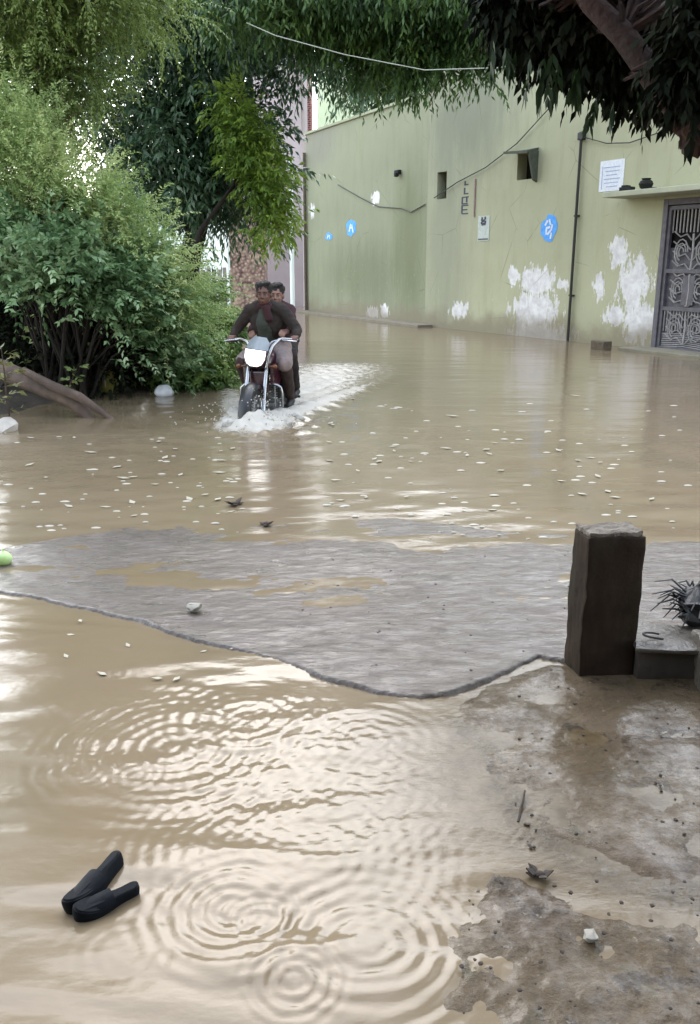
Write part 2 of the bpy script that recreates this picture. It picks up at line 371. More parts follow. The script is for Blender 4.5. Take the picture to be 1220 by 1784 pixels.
    r, t = seg(bw+Vector((.05, -.25, 0)), tipR); Z += .065*np.exp(-(r/.16)**2)*(1-.75*t); foam = np.maximum(foam, (1.05-.75*t)*np.exp(-(r/(.26-.08*t))**2))
    r, t = seg(bw+Vector((-.1, -.2, 0)), tipL); Z += .06*np.exp(-(r/.15)**2)*(1-.6*t); foam = np.maximum(foam, (1.-.6*t)*np.exp(-(r/.24)**2))
    r, t = seg(bw, G(590, 640)); foam = np.maximum(foam, (.85-.25*t)*np.exp(-(r/(.35+.9*t))**2)); Z += .02*np.exp(-(r/.6)**2)*np.sin(X*17+Yv*5)*np.cos(Yv*13-X*4)  # broad pale patch: foam plus the sky's soft reflection painted in
    r = np.hypot(X-bw.x, (Yv-bw.y+.15)*.8); foam = np.maximum(foam, 1.15*np.exp(-(r/.42)**2)); Z += .05*np.exp(-(r/.4)**2)*(.6+.6*np.sin(X*31)*np.cos(Yv*23+X*9))
    for k in range(7):                                        # bow ripples spreading from it
        rr = np.hypot(X-bw.x, Yv-bw.y); Z += .0035*np.sin((rr-.3)*2*math.pi/(.24+.02*k))*np.exp(-((rr-1.1)/.9)**2)/2.5
    V = np.stack([X, Yv, Z], -1).reshape(-1, 3); r_, c_ = X.shape; idx = np.arange(r_*c_).reshape(r_, c_)
    Fq = np.stack([idx[:-1, :-1], idx[:-1, 1:], idx[1:, 1:], idx[1:, :-1]], -1).reshape(-1, 4)
    o = npmesh('water', V, Fq, m_water, smooth=True)
    a = o.data.attributes.new('foam', 'FLOAT', 'POINT'); a.data.foreach_set('value', foam.astype(np.float32).ravel())
    a = o.data.attributes.new('chop', 'FLOAT', 'POINT'); a.data.foreach_set('value', chop.astype(np.float32).ravel())
    o.location.z = 0; tag(o, 'brown flood water covering the lane', kind='structure')
grid_water()
# ground sheet out to the horizon, just under the water
g = MB()
me_b = MB(); me_b.box((0, 200, -.55), (900, 900, .3)); o = me_b.build('ground', m_soil); tag(o, kind='structure')
# ---- raised ground: generic height patch from a pixel outline
def inside(P_, X, Y):
    ins = np.zeros(X.shape, bool); n_ = len(P_)
    dist = np.full(X.shape, 1e9)
    for i in range(n_):
        a, b = P_[i], P_[(i+1) % n_]
        cond = ((a[1] > Y) != (b[1] > Y)) & (X < (b[0]-a[0])*(Y-a[1])/((b[1]-a[1])+1e-12)+a[0]); ins ^= cond
        dx, dy = b[0]-a[0], b[1]-a[1]; L2 = dx*dx+dy*dy+1e-12; t = np.clip(((X-a[0])*dx+(Y-a[1])*dy)/L2, 0, 1)
        dist = np.minimum(dist, np.hypot(X-a[0]-dx*t, Y-a[1]-dy*t))
    return np.where(ins, dist, -dist)
def patch(name, pts, res, hfun, mat):
    P_ = [(p.x, p.y) for p in pts]; xs = [p[0] for p in P_]; ys = [p[1] for p in P_]; m = .3
    X, Y = np.meshgrid(np.arange(min(xs)-m, max(xs)+m, res), np.arange(min(ys)-m, max(ys)+m, res))
    d = inside(P_, X, Y)+sines(X, Y, .35, 10, 3)*.05; Z = hfun(X, Y, d)
    r_, c_ = X.shape; idx = np.arange(r_*c_).reshape(r_, c_)
    Fq = np.stack([idx[:-1, :-1], idx[:-1, 1:], idx[1:, 1:], idx[1:, :-1]], -1).reshape(-1, 4)
    zf = Z.reshape(-1)[Fq].max(1); Fq = Fq[zf > -.04]
    used, inv = np.unique(Fq, return_inverse=True); V = np.stack([X, Y, Z], -1).reshape(-1, 3)[used]
    return npmesh(name, V, inv.reshape(-1, 4), mat, smooth=True)
slab_pts = [G(*p) for p in [(-260, 1000), (-60, 968), (90, 940), (240, 913), (410, 890), (560, 888), (720, 905), (900, 925), (1060, 935), (1300, 950), (1420, 1080), (1300, 1150), (1130, 1165), (1000, 1160), (940, 1150), (870, 1185), (790, 1213), (740, 1222), (650, 1208), (560, 1185), (480, 1152), (400, 1135), (300, 1110), (240, 1085), (150, 1065), (0, 1035), (-200, 1030)]]
yb = G(600, 1200).y
def hslab(X, Y, d):
    d = d-sines(X, Y, .35, 10, 3)*.03+sines(X, Y, .06, 10, 31)*.008; front = np.clip(d/.016, 0, 1)                        # crisp edge
    front = front*front*(3-2*front)
    top = .0125-.0062*(Y-yb)+sines(X, Y*1.6, 1.1, 10, 91)*.010 + sines(X, Y, .6, 12, 8)*.006 + sines(X*.6, Y*1.8, .05, 14, 4)*.0026 + sines(X*.6, Y*1.6, .16, 12, 24)*.004
    return -.05+(top+.05)*front
o = patch('path', slab_pts, .014, hslab, m_slab); tag(o, 'wet grey concrete slab of the path standing just above the water', kind='structure')
bank_pts = [G(*p) for p in [(752, 1900), (770, 1720), (756, 1630), (800, 1570), (862, 1530), (930, 1545), (1010, 1590), (1120, 1600), (1220, 1630), (1420, 1680), (1500, 1900)]]
def hbank(X, Y, d):
    return np.clip(d*.10, -.05, .004)+np.clip(d, 0, .3)*.02 + sines(X, Y, .30, 12, 5)*.010+sines(X, Y, .10, 12, 66)*.006+sines(X, Y, .035, 12, 6)*.0040-.0035
o = patch('mud', bank_pts, .009, hbank, m_mud); tag(o, 'brown mud ledge at the bottom right corner', kind='structure')
shal = [G(*p) for p in [(770, 1225), (900, 1185), (960, 1160), (1120, 1170), (1500, 1170), (1500, 1580), (1200, 1535), (1060, 1500), (935, 1450), (905, 1390), (850, 1320), (800, 1275)]]
def hshal(X, Y, d):
    return np.clip(d*.10-.001, -.05, .0035)+sines(X, Y, .22, 14, 15)*.009+sines(X*.7, Y*1.5, .05, 14, 17)*.0022+sines(X, Y, .024, 12, 16)*.0012
o = patch('shallow_mud', shal, .009, hshal, m_mud); tag(o, 'silt showing through the shallow water around the post', kind='structure')
# left bank
lb = [G(*p) for p in [(-900, 800), (-200, 748), (0, 722), (100, 700), (200, 686), (300, 676), (400, 664), (405, 640), (380, 600), (365, 570), (300, 545), (-400, 545), (-1200, 600)]]
def hlb(X, Y, d): return np.clip(d*.35, -.05, .22)+sines(X, Y, .8, 12, 9)*.03
o = patch('bank', lb, .09, hlb, m_soil); tag(o, 'dark earth bank under the bushes', kind='structure')
# ================================================================ green house and wall
A, B_, C_ = G(536, 543), G(740, 568), G(1140, 610)
def frame(p, q):
    d = (q-p).normalized(); ang = math.atan2(d.y, d.x); nrm = Vector((d.y, -d.x, 0));
    return d, ang, nrm if nrm.y < 0 or nrm.x < 0 else -nrm
def uz(px, py, p, q):                                       # photo pixel -> (u along wall, z) on the vertical plane p-q
    d, ang, nrm = frame(p, q); r = ray(px, py); t = (p-Vector((0, 0, CH))).dot(nrm)/r.dot(nrm); X = Vector((0, 0, CH))+r*t
    return (X-p).dot(d), X.z
dL, aL, nL = frame(A, B_); dR, aR, nR = frame(B_, C_)
HL = uz(640, 200, A, B_)[1]; HR = HL+.25
LL = (B_-A).length; LR = 15.
gu0 = uz(1143, 500, B_, C_)[0]; gtop = uz(1160, 347, B_, C_)[1]; GW = 2.5
W = lambda px, py: uz(px, py, B_, C_)
WL = lambda px, py: uz(px, py, A, B_)
print('WALL', HL, LL, gu0, gtop, 'A', A, 'B', B_, 'C', C_)
pt = []
for (x, y, rx, ry) in [(935, 490, 34, 30), (930, 540, 45, 40), (940, 585, 60, 28), (894, 480, 9, 22), (980, 495, 12, 10), (1078, 440, 18, 32), (1105, 500, 30, 60), (1115, 560, 32, 45), (1045, 500, 12, 26), (1070, 550, 22, 20), (800, 540, 18, 16)]:
    u, z = W(x, y); u2 = W(x+rx, y)[0]; z2 = W(x, y-ry)[1]; pt.append((u, z, abs(u2-u), z2-z))
PALE = (.40, .40, .275)
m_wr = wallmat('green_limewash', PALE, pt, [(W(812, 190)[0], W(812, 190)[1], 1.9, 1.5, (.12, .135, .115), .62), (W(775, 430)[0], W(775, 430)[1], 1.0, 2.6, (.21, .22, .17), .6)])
pt = []
for (x, y, rx, ry) in [(655, 345, 9, 12), (650, 545, 14, 12), (670, 540, 8, 14), (544, 368, 5, 14)]:
    u, z = WL(x, y); u2 = WL(x+rx, y)[0]; z2 = WL(x, y-ry)[1]; pt.append((u, z, abs(u2-u), z2-z))
m_wl = wallmat('green_limewash_dark', (.262, .275, .190), pt, [(LL-.9, 2.0, .9, 2.0, (.14, .155, .085), .7), (1.0, 5.0, 1.4, .8, (.21, .205, .175), .7), (LL-3.5, 1.2, 2.5, 1.0, (.12, .135, .08), .6)])  # left wall coloured darker than the house wall
m_dark = simple('dark_opening', (.012, .013, .011), (.006, .006, .006), 10, .9)
m_white = simple('white_paper', (.72, .74, .80), (.55, .58, .66), 30, .7, bump=.1)
m_blue = simple('blue_paint', (.05, .25, .75), (.10, .38, .80), 14, .7, bump=.1)
m_ink = simple('dark_ink', (.05, .06, .09), (.03, .03, .05), 14, .7, bump=0)
m_steel = simple('painted_gate_steel', (.12, .115, .14), (.07, .065, .08), 9, .45, metal=.3, bump=.3)
m_steel_l = simple('pale_gate_scrollwork', (.30, .29, .30), (.18, .17, .17), 16, .5, metal=.2)
m_black = simple('black_rubber', (.018, .018, .02), (.008, .008, .01), 20, .5)
m_cable = simple('black_cable', (.02, .02, .018), None, 20, .6)
TH_ = .30
# -- left wall: a thing of its own
lw = empty('compound_wall', A, aL, label='darker green wall left of the house, with a level top and a small blue painted mark', cat='wall')
b = MB(); b.box((LL/2, TH_/2 if nL.dot(Vector((-math.sin(aL), math.cos(aL), 0))) < 0 else -TH_/2, HL/2-.3), (LL-.004, TH_, HL+.6)); b.build('wall', m_wl, lw)
SG = 1 if nL.dot(Vector((-math.sin(aL), math.cos(aL), 0))) > 0 else -1     # sign of local y that faces the camera
def onw(b, u, z, du, dz, t=.01, rot=None, fn=None): b.box((u, SG*t/2, z), (du, t, dz), rot); return b
b = MB(); b.box((LL/2-.02, -SG*(TH_/2-.0), HL+.035), (LL, TH_+.10, .07), bev=.01); b.build('coping', simple('cement_coping', (.33, .35, .24), (.23, .24, .17), 4, .85), lw)
b = MB(); b.tube([(.05, SG*.07, -.1), (.05, SG*.07, 2.), (.06, SG*.07, WL(528, 268)[1])], .05, 8); b.build('drain_pipe', simple('rusty_pipe', (.10, .075, .05), (.05, .04, .03), 10, .7), lw)
# painted blue mark + white scraps (surface things get own child meshes)
def blob(b, u, z, ru, rz, n_=16, t=.008, seed=0, y0=0.):
    r = random.Random(seed); pts = []
    for k in range(n_):
        a = 2*math.pi*k/n_; f = r.uniform(.82, 1.12); pts.append((u+math.cos(a)*ru*f, SG*y0, z+math.sin(a)*rz*f))
    b.prism(pts, (0, SG*t, 0))
def quad4(fn, px, py, rx, ry):
    u, z = fn(px, py); return u, z, abs(fn(px+rx, py)[0]-u), fn(px, py-ry)[1]-z
for (px, py, rx, ry, k) in [(612, 397, 9, 15, 1), (573, 412, 6, 7, 2)]:
    u, z, ru, rz = quad4(WL, px, py, rx, ry); b = MB(); blob(b, u, z, ru, rz, seed=k); pm = b.build('painted_mark', m_blue, lw)
    b = MB()
    for q in range(2): b.box((u+(q-.4)*ru*.5, SG*.0105, z-rz*.1*q), (ru*.16, .005, rz*1.0), Matrix.Rotation(.5-q*.9, 3, 'Y'))
    b.box((u+ru*.04, SG*.0105, z), (ru*.6, .004, rz*.14)); b.build('lettering', m_white, pm)
u, z = WL(696, 300); b = MB(); b.box((u, SG*.05, z), (.22, .1, .10), bev=.02); b.box((u+.06, SG*.12, z-.07), (.1, .1, .1), bev=.02); b.build('lamp_bracket', m_dark, lw)
b = MB(); p0, p1, p2 = WL(660, 360), WL(700, 363), WL(742, 356)
b.tube([(WL(590, 322)[0], SG*.02, WL(590, 322)[1]), (WL(630, 345)[0], SG*.02, WL(630, 345)[1]), (p0[0], SG*.02, p0[1]), (p1[0], SG*.02, p1[1]), (WL(718, 368)[0], SG*.03, WL(718, 368)[1]-.02), (p2[0], SG*.02, p2[1])], .014, 5); b.build('cable', m_cable, lw)
# plinth kerb
b = MB(); b.box((LL/2+.3, SG*.22, -.02), (LL+.2, .42, .16), bev=.02); b.build('plinth', simple('cement_plinth', (.20, .175, .13), (.14, .12, .09), 4, .8), lw)
# -- house wall with gate
hw = empty('green_house', B_, aR, label='pale green house wall with flaking white paint and a metal gate at the right', cat='house')
wy = -SG*TH_/2
n_u, n_z = W(918, 289); v_u, v_z = W(770, 323)
def wall_with_holes(holes, L, H, z0):
    """boxes around rectangular holes (u0,u1,z0,z1) sorted by u, non-overlapping in u"""
    b = MB(); u = 0.
    for (a, c_, p, q) in sorted(holes):
        b.box(((u+a)/2, wy, (H+z0)/2), (a-u, TH_, H-z0))
        if p > z0: b.box(((a+c_)/2, wy, (p+z0)/2), (c_-a, TH_, p-z0))
        b.box(((a+c_)/2, wy, (q+H)/2), (c_-a, TH_, H-q)); u = c_
    b.box(((u+L)/2, wy, (H+z0)/2), (L-u, TH_, H-z0)); return b
gu1 = gu0+GW
holes = [(v_u-.19, v_u+.19, v_z-.30, v_z+.30), (n_u-.30, n_u+.30, n_z-.26, n_z+.26), (gu0, gu1, -.6, gtop)]
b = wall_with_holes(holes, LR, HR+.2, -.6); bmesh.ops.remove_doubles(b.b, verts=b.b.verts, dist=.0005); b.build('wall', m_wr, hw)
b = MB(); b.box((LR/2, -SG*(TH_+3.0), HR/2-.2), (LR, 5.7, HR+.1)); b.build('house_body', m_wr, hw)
b = MB(); b.box((v_u, -SG*.26, v_z), (.36, .04, .58)); b.build('vent_opening', m_dark, hw)
b = MB(); b.box((n_u, -SG*.27, n_z), (.58, .04, .5)); nb = b.build('niche', m_dark, hw)
b = MB(); b.prism([(n_u-.36, 0, n_z+.27), (n_u+.34, 0, n_z+.27), (n_u+.34, SG*.30, n_z+.20), (n_u-.36, SG*.34, n_z+.24)], (0, 0, .05)); b.prism([(n_u+.30, 0, n_z-.34), (n_u+.30, 0, n_z+.262), (n_u+.30, SG*.26, n_z+.235), (n_u+.30, SG*.10, n_z-.30)], (.05, 0, 0))
b.build('vent_hood', simple('dark_tin', (.07, .085, .06), (.035, .04, .03), 10, .7), hw)
# down pipe with cap
pu = W(1004, 420)[0]; b = MB(); ptop = W(1012, 238)[1]
b.tube([(pu, SG*.05, -.2), (pu, SG*.05, 1.5), (pu, SG*.045, ptop)], .028, 8); b.box((pu, SG*.03, ptop), (.16, .1, .14), bev=.02)
for zz in (.9, 2.4, 3.9): b.box((pu, SG*.025, zz), (.12, .05, .035))
b.build('drain_pipe', m_cable, hw)
# notices and painted marks
def poster(px, py, rx, ry, mat, name, n_lines=5, seed=3, ink=m_ink, blobby=False):
    u, z, ru, rz = quad4(W, px, py, rx, ry); b = MB()
    if blobby: blob(b, u, z, ru, rz, seed=seed, n_=18)
    else: b.box((u, SG*.004, z), (2*ru, .008, 2*rz))
    o = b.build(name, mat, hw); return o, u, z, ru, rz
o, u, z, ru, rz = poster(1066, 306, 21, 27, m_white, 'notice'); b = MB()
for k in range(6): b.box((u+.02*(k % 2), SG*.0095, z+rz*(.55-k*.25)), (ru*(1.35-.2*(k % 3)), .003, rz*.06))
b.box((u-ru*.78, SG*.0095, z-rz*.1), (ru*.06, .003, rz*1.5)); b.build('print', simple('faded_blue_print', (.35, .42, .62), None, 20, .7), o)
o, u, z, ru, rz = poster(957, 399, 14, 24, m_blue, 'painted_mark', blobby=True, seed=5); b = MB()
for k, (a, c_, r_) in enumerate([(-.35, .45, .6), (.1, .5, -.4), (.35, .1, .3), (-.3, -.2, 0), (.05, -.25, .9), (.3, -.5, .2), (-.1, .1, 1.4)]):
    b.box((u+a*ru, SG*.0105, z+c_*rz), (ru*.18, .005, rz*.45), Matrix.Rotation(r_, 3, 'Y'))
b.build('lettering', m_white, o)
o, u, z, ru, rz = poster(843, 398, 10, 22, simple('dirty_paper', (.50, .54, .52), (.36, .40, .36), 14, .8), 'notice', seed=8); b = MB()
for k, (a, c_, r_, l) in enumerate([(-.3, .75, .3, .5), (.25, .8, -.4, .4), (-.1, .6, 1.4, .7), (.3, .5, .2, .4), (-.35, .45, -.2, .3), (0, .35, 1.5, .9)]):
    b.box((u+a*ru, SG*.0105, z+c_*rz), (ru*.28, .005, rz*l*.6), Matrix.Rotation(r_, 3, 'Y'))
b.box((u, SG*.0105, z-rz*.85), (ru*1.7, .005, rz*.10)); b.build('lettering', m_ink, o)
# the tall painted characters, one above another
u, z, ru, rz = quad4(W, 810, 346, 7, 30); b = MB(); st = ru*.34
def stroke(a, c_, l, h_): b.box((u+a*ru, SG*.003, z+c_*rz), (l*ru, .006, h_*rz))
stroke(0, .9, .34, .22); stroke(.3, .8, 1., .07); stroke(-.1, .45, .34, .36); stroke(.3, .28, 1.1, .07)
stroke(-.6, -.1, .34, .40); stroke(.2, .08, 1.5, .07); stroke(.5, -.08, .34, .3); stroke(0, -.3, 1.5, .07)
stroke(-.6, -.62, .34, .5); stroke(.2, -.4, 1.5, .07); stroke(.2, -.65, 1.1, .07); stroke(.2, -.88, 1.5, .07)
b.build('lettering', m_ink, hw)
u, z = W(828, 345); b = MB(); b.box((u, SG*.012, z), (.035, .024, W(828, 312)[1]-W(828, 378)[1])); b.build('wooden_batten', simple('pink_batten', (.30, .20, .19), None, 12, .8), hw)
# sun shade above gate
sz = gtop+.10; su0 = W(1092, 335)[0]
b = MB(); b.box(((su0+gu1+.4)/2, SG*.30, sz), (gu1+.4-su0, .60, .09), bev=.012); b.build('sunshade', simple('shade_slab', (.40, .41, .31), (.3, .31, .24), 3, .85), hw)
# gate: frame, two leaves with sheet, bars and scrollwork
gt = empty('gate', (0, 0, 0)); gt.parent = hw
b = MB(); yy = -SG*.06
for x in (gu0+.05, gu1-.05): b.box((x, yy, gtop/2-.1), (.10, .12, gtop+.2), bev=.006)
b.box(((gu0+gu1)/2, yy, gtop-.05), (GW-.2, .11, .10)); b.build('gate_frame', m_steel, gt)
def leaf(u0, u1):
    ww = u1-u0; um = (u0+u1)/2; H = gtop-.12; b = MB(); z0 = .02
    for x in (u0+.03, u1-.03): b.box((x, yy, H/2), (.06, .07, H), bev=.004)
    for zz in (z0+.03, H*.30, H*.56, H-.03): b.box((um, yy, zz), (ww-.12, .066, .07), bev=.004)
    b.box((um-ww*.0, yy, H*.43), (ww*.22, .07, H*.20), bev=.004)
    b.box((um, yy-SG*.03, H*.37), (ww-.12, .012, H*.70))
    o = b.build('gate_leaf', m_steel, gt)
    b = MB(); k = 0; x = u0+.10
    while x < u1-.06: MB().tube([(x, yy, H*.82), (x, yy, H-.06)], .013, 6).build('bar', m_steel_l, o); x += .075
    x = u0+.10
    while x < u1-.06: MB().tube([(x, yy+SG*.01, z0+.33), (x, yy+SG*.01, H*.29)], .011, 6).build('bar', m_steel_l, o); x += .065
    b = MB()
    for (zc, hh) in ((H*.69, H*.12), (H*.43, H*.11), (H*.16, H*.10)):
        for s in (-1, 1):
            cx = um+s*ww*.20
            for q in range(3):
                r0 = .05+.045*q; b.tube([(cx+math.cos(a*.5)*r0, yy+SG*.022, zc+math.sin(a*.5)*min(r0*1.5, hh)) for a in range(0, 10)], .012, 6)
            for q in range(4):
                zz = zc-hh+q*hh*.55; b.tube([(um+s*.03, yy+SG*.02, zz), (um+s*ww*.12, yy+SG*.02, zz+.10), (um+s*ww*.24, yy+SG*.02, zz+.06), (um+s*ww*.36, yy+SG*.02, zz+.15)], .013, 6)
        b.tube([(um, yy+SG*.022, zc-hh), (um+.02, yy+SG*.022, zc), (um, yy+SG*.022, zc+hh)], .018, 6)
    for q in range(8):
        zz = .08+q*.032; b.tube([(u0+.08, yy+SG*.012, zz), (um, yy+SG*.012, zz+.025), (u1-.08, yy+SG*.012, zz)], .009, 5)
    b.build('scrollwork', m_steel_l, o)
    b = MB(); b.box((u1-.10, yy+SG*.05, H*.46), (.03, .05, .14), bev=.008); b.build('handle', m_steel_l, o)
leaf(gu0+.11, gu0+GW/2-.005); leaf(gu0+GW/2+.005, gu1-.11)
b = MB(); b.box(((gu0+gu1)/2, -SG*.22, gtop/2), (GW-.02, .03, gtop)); b.build('back_sheet', m_dark, gt)
b = MB(); b.box(((gu0+gu1)/2, SG*.25, .0), (GW+.5, .6, .10), bev=.02); b.build('doorstep', simple('cement_step', (.22, .20, .15), (.15, .135, .10), 4, .8), hw)
# things on the sunshade
ML = Matrix.Translation(B_) @ Matrix.Rotation(aR, 4, 'Z')
def onshade(px, py, name, mk, **k):
    u = W(px, py)[0]-.05; p = ML @ Vector((u, SG*.42, sz+.047)); o = mk(); o.name = name; o.location = p; o.rotation_euler = (0, 0, aR); tag(o, **k); return o
def mk_brick():
    b = MB(); b.box((0, 0, .035), (.27, .12, .07), bev=.012); b.box((-.03, .0, .085), (.14, .1, .03), bev=.01); return b.jitter(.006, 20).build('brick', m_dark, smooth=False)
def mk_pot():
    b = MB(); b.lathe([(.06, 0), (.10, .03), (.125, .09), (.10, .14), (.065, .155), (.085, .18), (.07, .18), (.05, .15)], 20); b.tube([(.1, 0, .02), (.22, .02, .01)], .014, 6)
    return b.build('clay_pot', m_dark, smooth=True)
onshade(1127, 322, 'dark_brick', mk_brick, label='dark brick lying on the ledge above the gate', cat='brick')
onshade(1160, 318, 'clay_pot', mk_pot, label='small round dark pot on the ledge above the gate', cat='pot')
# brick in the water at the foot of the wall
p = G(1043, 608); b = MB(); b.box((0, 0, .05), (.34, .2, .22), bev=.02); b.jitter(.01, 12); o = b.build('brick', simple('dark_brick', (.12, .09, .06), (.05, .04, .03), 14, .8)); place(o, p+Vector((0, -.15, 0)), aR); tag(o, 'dark brick in the water at the foot of the wall beside the drain pipe', 'brick')
# wires
def wire(pts, label, r=.012, mat=m_cable, name='cable'):
    b = MB(); b.tube(pts, r, 6); o = b.build(name, mat, smooth=True); tag(o, label, 'cable'); return o
P_ = [D(430, 40, 9), D(480, 62, 9.2), D(600, 95, 9.6), D(740, 122, 10), D(870, 118, 10.5), D(1000, 90, 11)]
wire(P_, 'pale wire sagging across the top of the picture under the leaves', .0045, simple('pale_wire', (.4, .42, .36), None, 10, .6))
dd = [(760, 345), (800, 318), (850, 292), (905, 250), (960, 190)]
pts = []
for x, y in dd: u, z = W(x, y); pts.append(ML @ Vector((u, SG*.06, z)))
b = MB(); b.tube(pts, .012, 6); o = b.build('cable', m_cable); tag(o, 'thin black cable running slanting up the house wall to the dark vent hood', 'cable')
pts = [ML @ Vector((W(x, y)[0], SG*.05, W(x, y)[1])) for x, y in [(1016, 238), (1060, 250), (1100, 249), (1150, 232)]]
b = MB(); b.tube(pts, .010, 6); o = b.build('cable', m_cable); tag(o, 'thin black cable drooping from the top of the pipe to the right', 'cable')
# ================================================================ background buildings
def bld(name, x0, x1, Y, ytop, mat, label, cat='building', depth=5, wins=(), ybot=560, par=True):
    p, q = D(x0, 500, Y), D(x1, 500, Y); H = D((x0+x1)/2, ytop, Y).z; wd = q.x-p.x
    t = empty(name, ((p.x+q.x)/2, Y+depth/2, 0), label=label, cat=cat)
    b = MB(); b.box((0, 0, H/2-.3), (wd, depth, H+.6)); b.build('wall', mat, t)
    if par: b = MB(); b.box((0, 0, H+.05), (wd+.16, depth+.16, .13), bev=.02); b.build('roof', mat, t)
    for (px, py, sx, sy, m_, nm) in wins:
        c0 = D(px, py, Y); b = MB(); w_, h_ = sx*Y/F, sy*Y/F; b.box((c0.x-t.location.x, -depth/2-.02, c0.z), (w_, .08, h_), bev=.01); f = b.build(nm, m_, t)
        b = MB(); b.box((c0.x-t.location.x, -depth/2-.062, c0.z), (w_*.8, .02, h_*.86)); b.build('pane', m_dark, f)
    return t
m_pink = simple('lilac_plaster', (.42, .36, .38), (.34, .29, .31), 1.2, .85, bump=.3)
m_palegreen = simple('pale_green_plaster', (.55, .64, .44), (.46, .55, .38), 1.0, .85)
m_whiteb = simple('white_plaster', (.80, .86, .85), (.7, .76, .76), 1.0, .85)
m_redb = NT('red_brick'); bk = m_redb.N.new('ShaderNodeTexBrick'); bk.inputs['Scale'].default_value = 3.2; m_redb.L(m_redb.map((1, 1, 1), rot=(R(90), 0, 0)), bk.inputs[0])
bk.inputs['Color1'].default_value = (.26, .06, .05, 1); bk.inputs['Color2'].default_value = (.20, .05, .05, 1); bk.inputs['Mortar'].default_value = (.45, .36, .33, 1); bk.inputs['Mortar Size'].default_value = .03
m_redb.P(base=bk.outputs[0], rough=.9); m_redb = m_redb.m
bld('lilac_building', 440, 529, 33, 60, m_pink, 'narrow lilac plastered building behind the end of the green wall', wins=[(452, 300, 18, 40, m_whiteb, 'window')])
bld('pale_green_building', 556, 900, 44, 60, m_palegreen, 'bright pale green building rising behind the green wall', depth=8, wins=[(690, 140, 36, 50, m_whiteb, 'window')])
bld('brick_tower', 517, 545, 38, 30, m_redb, 'red brick stack between the lilac and the pale green buildings', depth=2)
bld('white_building', 180, 420, 60, 300, m_whiteb, 'white building far down the lane behind the tree trunk', depth=6, wins=[(300, 400, 14, 24, m_palegreen, 'window')])
# mottled rubble pier
n = NT('rubble_masonry'); vv = n.vor(9); c = n.ramp(vv, [(.12, (.42, .34, .28)), (.34, (.26, .17, .14)), (.7, (.10, .06, .055))]); c = n.mix(n.mr(n.noise(3, 4), .45, .7), c, (.36, .27, .20)); n.P(base=c, rough=.9); n.bump(vv, .8, .06); m_rub = n.m
t = empty('masonry_pier', D(436, 527, 31), label='tall mottled brown and pink rubble masonry pier behind the riders', cat='pier'); t.location.z = 0
b = MB(); b.box((0, 0, 1.6), (1.18, 1.0, 3.8), bev=.04); b.jitter(.02, 3); b.build('shaft', m_rub, t)
b = MB(); b.box((0, 0, 3.56), (1.36, 1.16, .14), bev=.02); b.build('cap', m_conc or m_pink, t)
b = MB(); b.tube([(-.66, -.45, -.3), (-.66, -.45, 3.5)], .05, 8); b.build('pipe', m_whiteb, t)
# white pole at the wall end
t = empty('pole', G(523, 543)+Vector((-.25, .2, 0)), label='thin white pole standing at the left end of the green wall', cat='pole')
b = MB(); b.tube([(0, 0, -.3), (0, 0, 2.8), (.02, 0, D(520, 262, 28).z)], [.075, .07, .06], 10); b.build('shaft', m_whiteb, t, smooth=True); b = MB(); b.lathe([(.10, -.3), (.11, .12), (.07, .15)], 12); b.build('collar', m_pink, t)
# board fence down the lane
t = empty('board_fence', (D(372, 520, 40).x, 40, 0), label='weathered plank fence down the lane below the white building', cat='fence')
for k in range(14):
    b = MB(); b.box((-1.6+k*.24, 0, .55), (.2, .04, 1.5+.12*math.sin(k*2.3)), bev=.006); b.build('plank', simple('plank', (.25+.02*(k % 4), .24, .22), None, 6, .85) if k < 1 else bpy.data.materials['plank'], t)
b = MB(); b.box((0, .05, .9), (3.4, .05, .1)); b.build('rail', bpy.data.materials['plank'], t)
t = D(397, 500, 33); o = MB(); o.box((0, 0, .5), (.5, .4, .85), bev=.05); o.box((0, -.21, .72), (.4, .03, .2), bev=.01); o.box((0, -.21, .35), (.4, .03, .34), bev=.01)
o = o.build('metal_cabinet', simple('dark_cabinet', (.05, .05, .07), None, 8, .5)); place(o, (t.x, 33, .1)); tag(o, 'dark box standing at the left foot of the masonry pier', 'cabinet')
# unseen dark house added behind the camera to shade the foreground
vh = empty('shading_house', (0, -2.2, 0), label='unseen house added behind the viewer to shade the foreground', cat='house')
m_vh = simple('dark_light_blocker', (.05, .035, .03), (.03, .02, .018), 5, .9)
b = MB(); b.box((0, -1.5, 2.2), (13, 3, 5.4)); b.build('wall', m_vh, vh); b = MB(); b.box((0, .45, 3.3), (13, 1.8, .12)); b.build('roof', m_vh, vh)
# ================================================================ vegetation
bark_dark = simple('dark_stem_bark', (.022, .017, .012), (.012, .009, .007), 12, .95)
lm_dark = leafmat('leaf_dark_green', [(0.016, 0.040, 0.021), (0.034, 0.075, 0.033), (0.068, 0.127, 0.062), (0.135, 0.207, 0.123)], .35, .25, .5)
lm_mid = leafmat('leaf_mid_green', [(0.039, 0.078, 0.021), (0.072, 0.134, 0.030), (0.117, 0.190, 0.043), (0.195, 0.258, 0.060)], .45, .35)
lm_lime = leafmat('leaf_yellow_green', [(0.065, 0.123, 0.017), (0.117, 0.202, 0.030), (0.195, 0.291, 0.043), (0.312, 0.403, 0.076)], .45, .4)
lm_fine = leafmat('leaf_fine_grey_green', [(0.119, 0.198, 0.069), (0.254, 0.357, 0.129), (0.417, 0.505, 0.206), (0.626, 0.654, 0.333)], .5, .45)
lm_dull = leafmat('leaf_dull_brown_green', [(0.078, 0.078, 0.030), (0.143, 0.146, 0.051), (0.221, 0.213, 0.085), (0.286, 0.224, 0.111)], .6, .3)
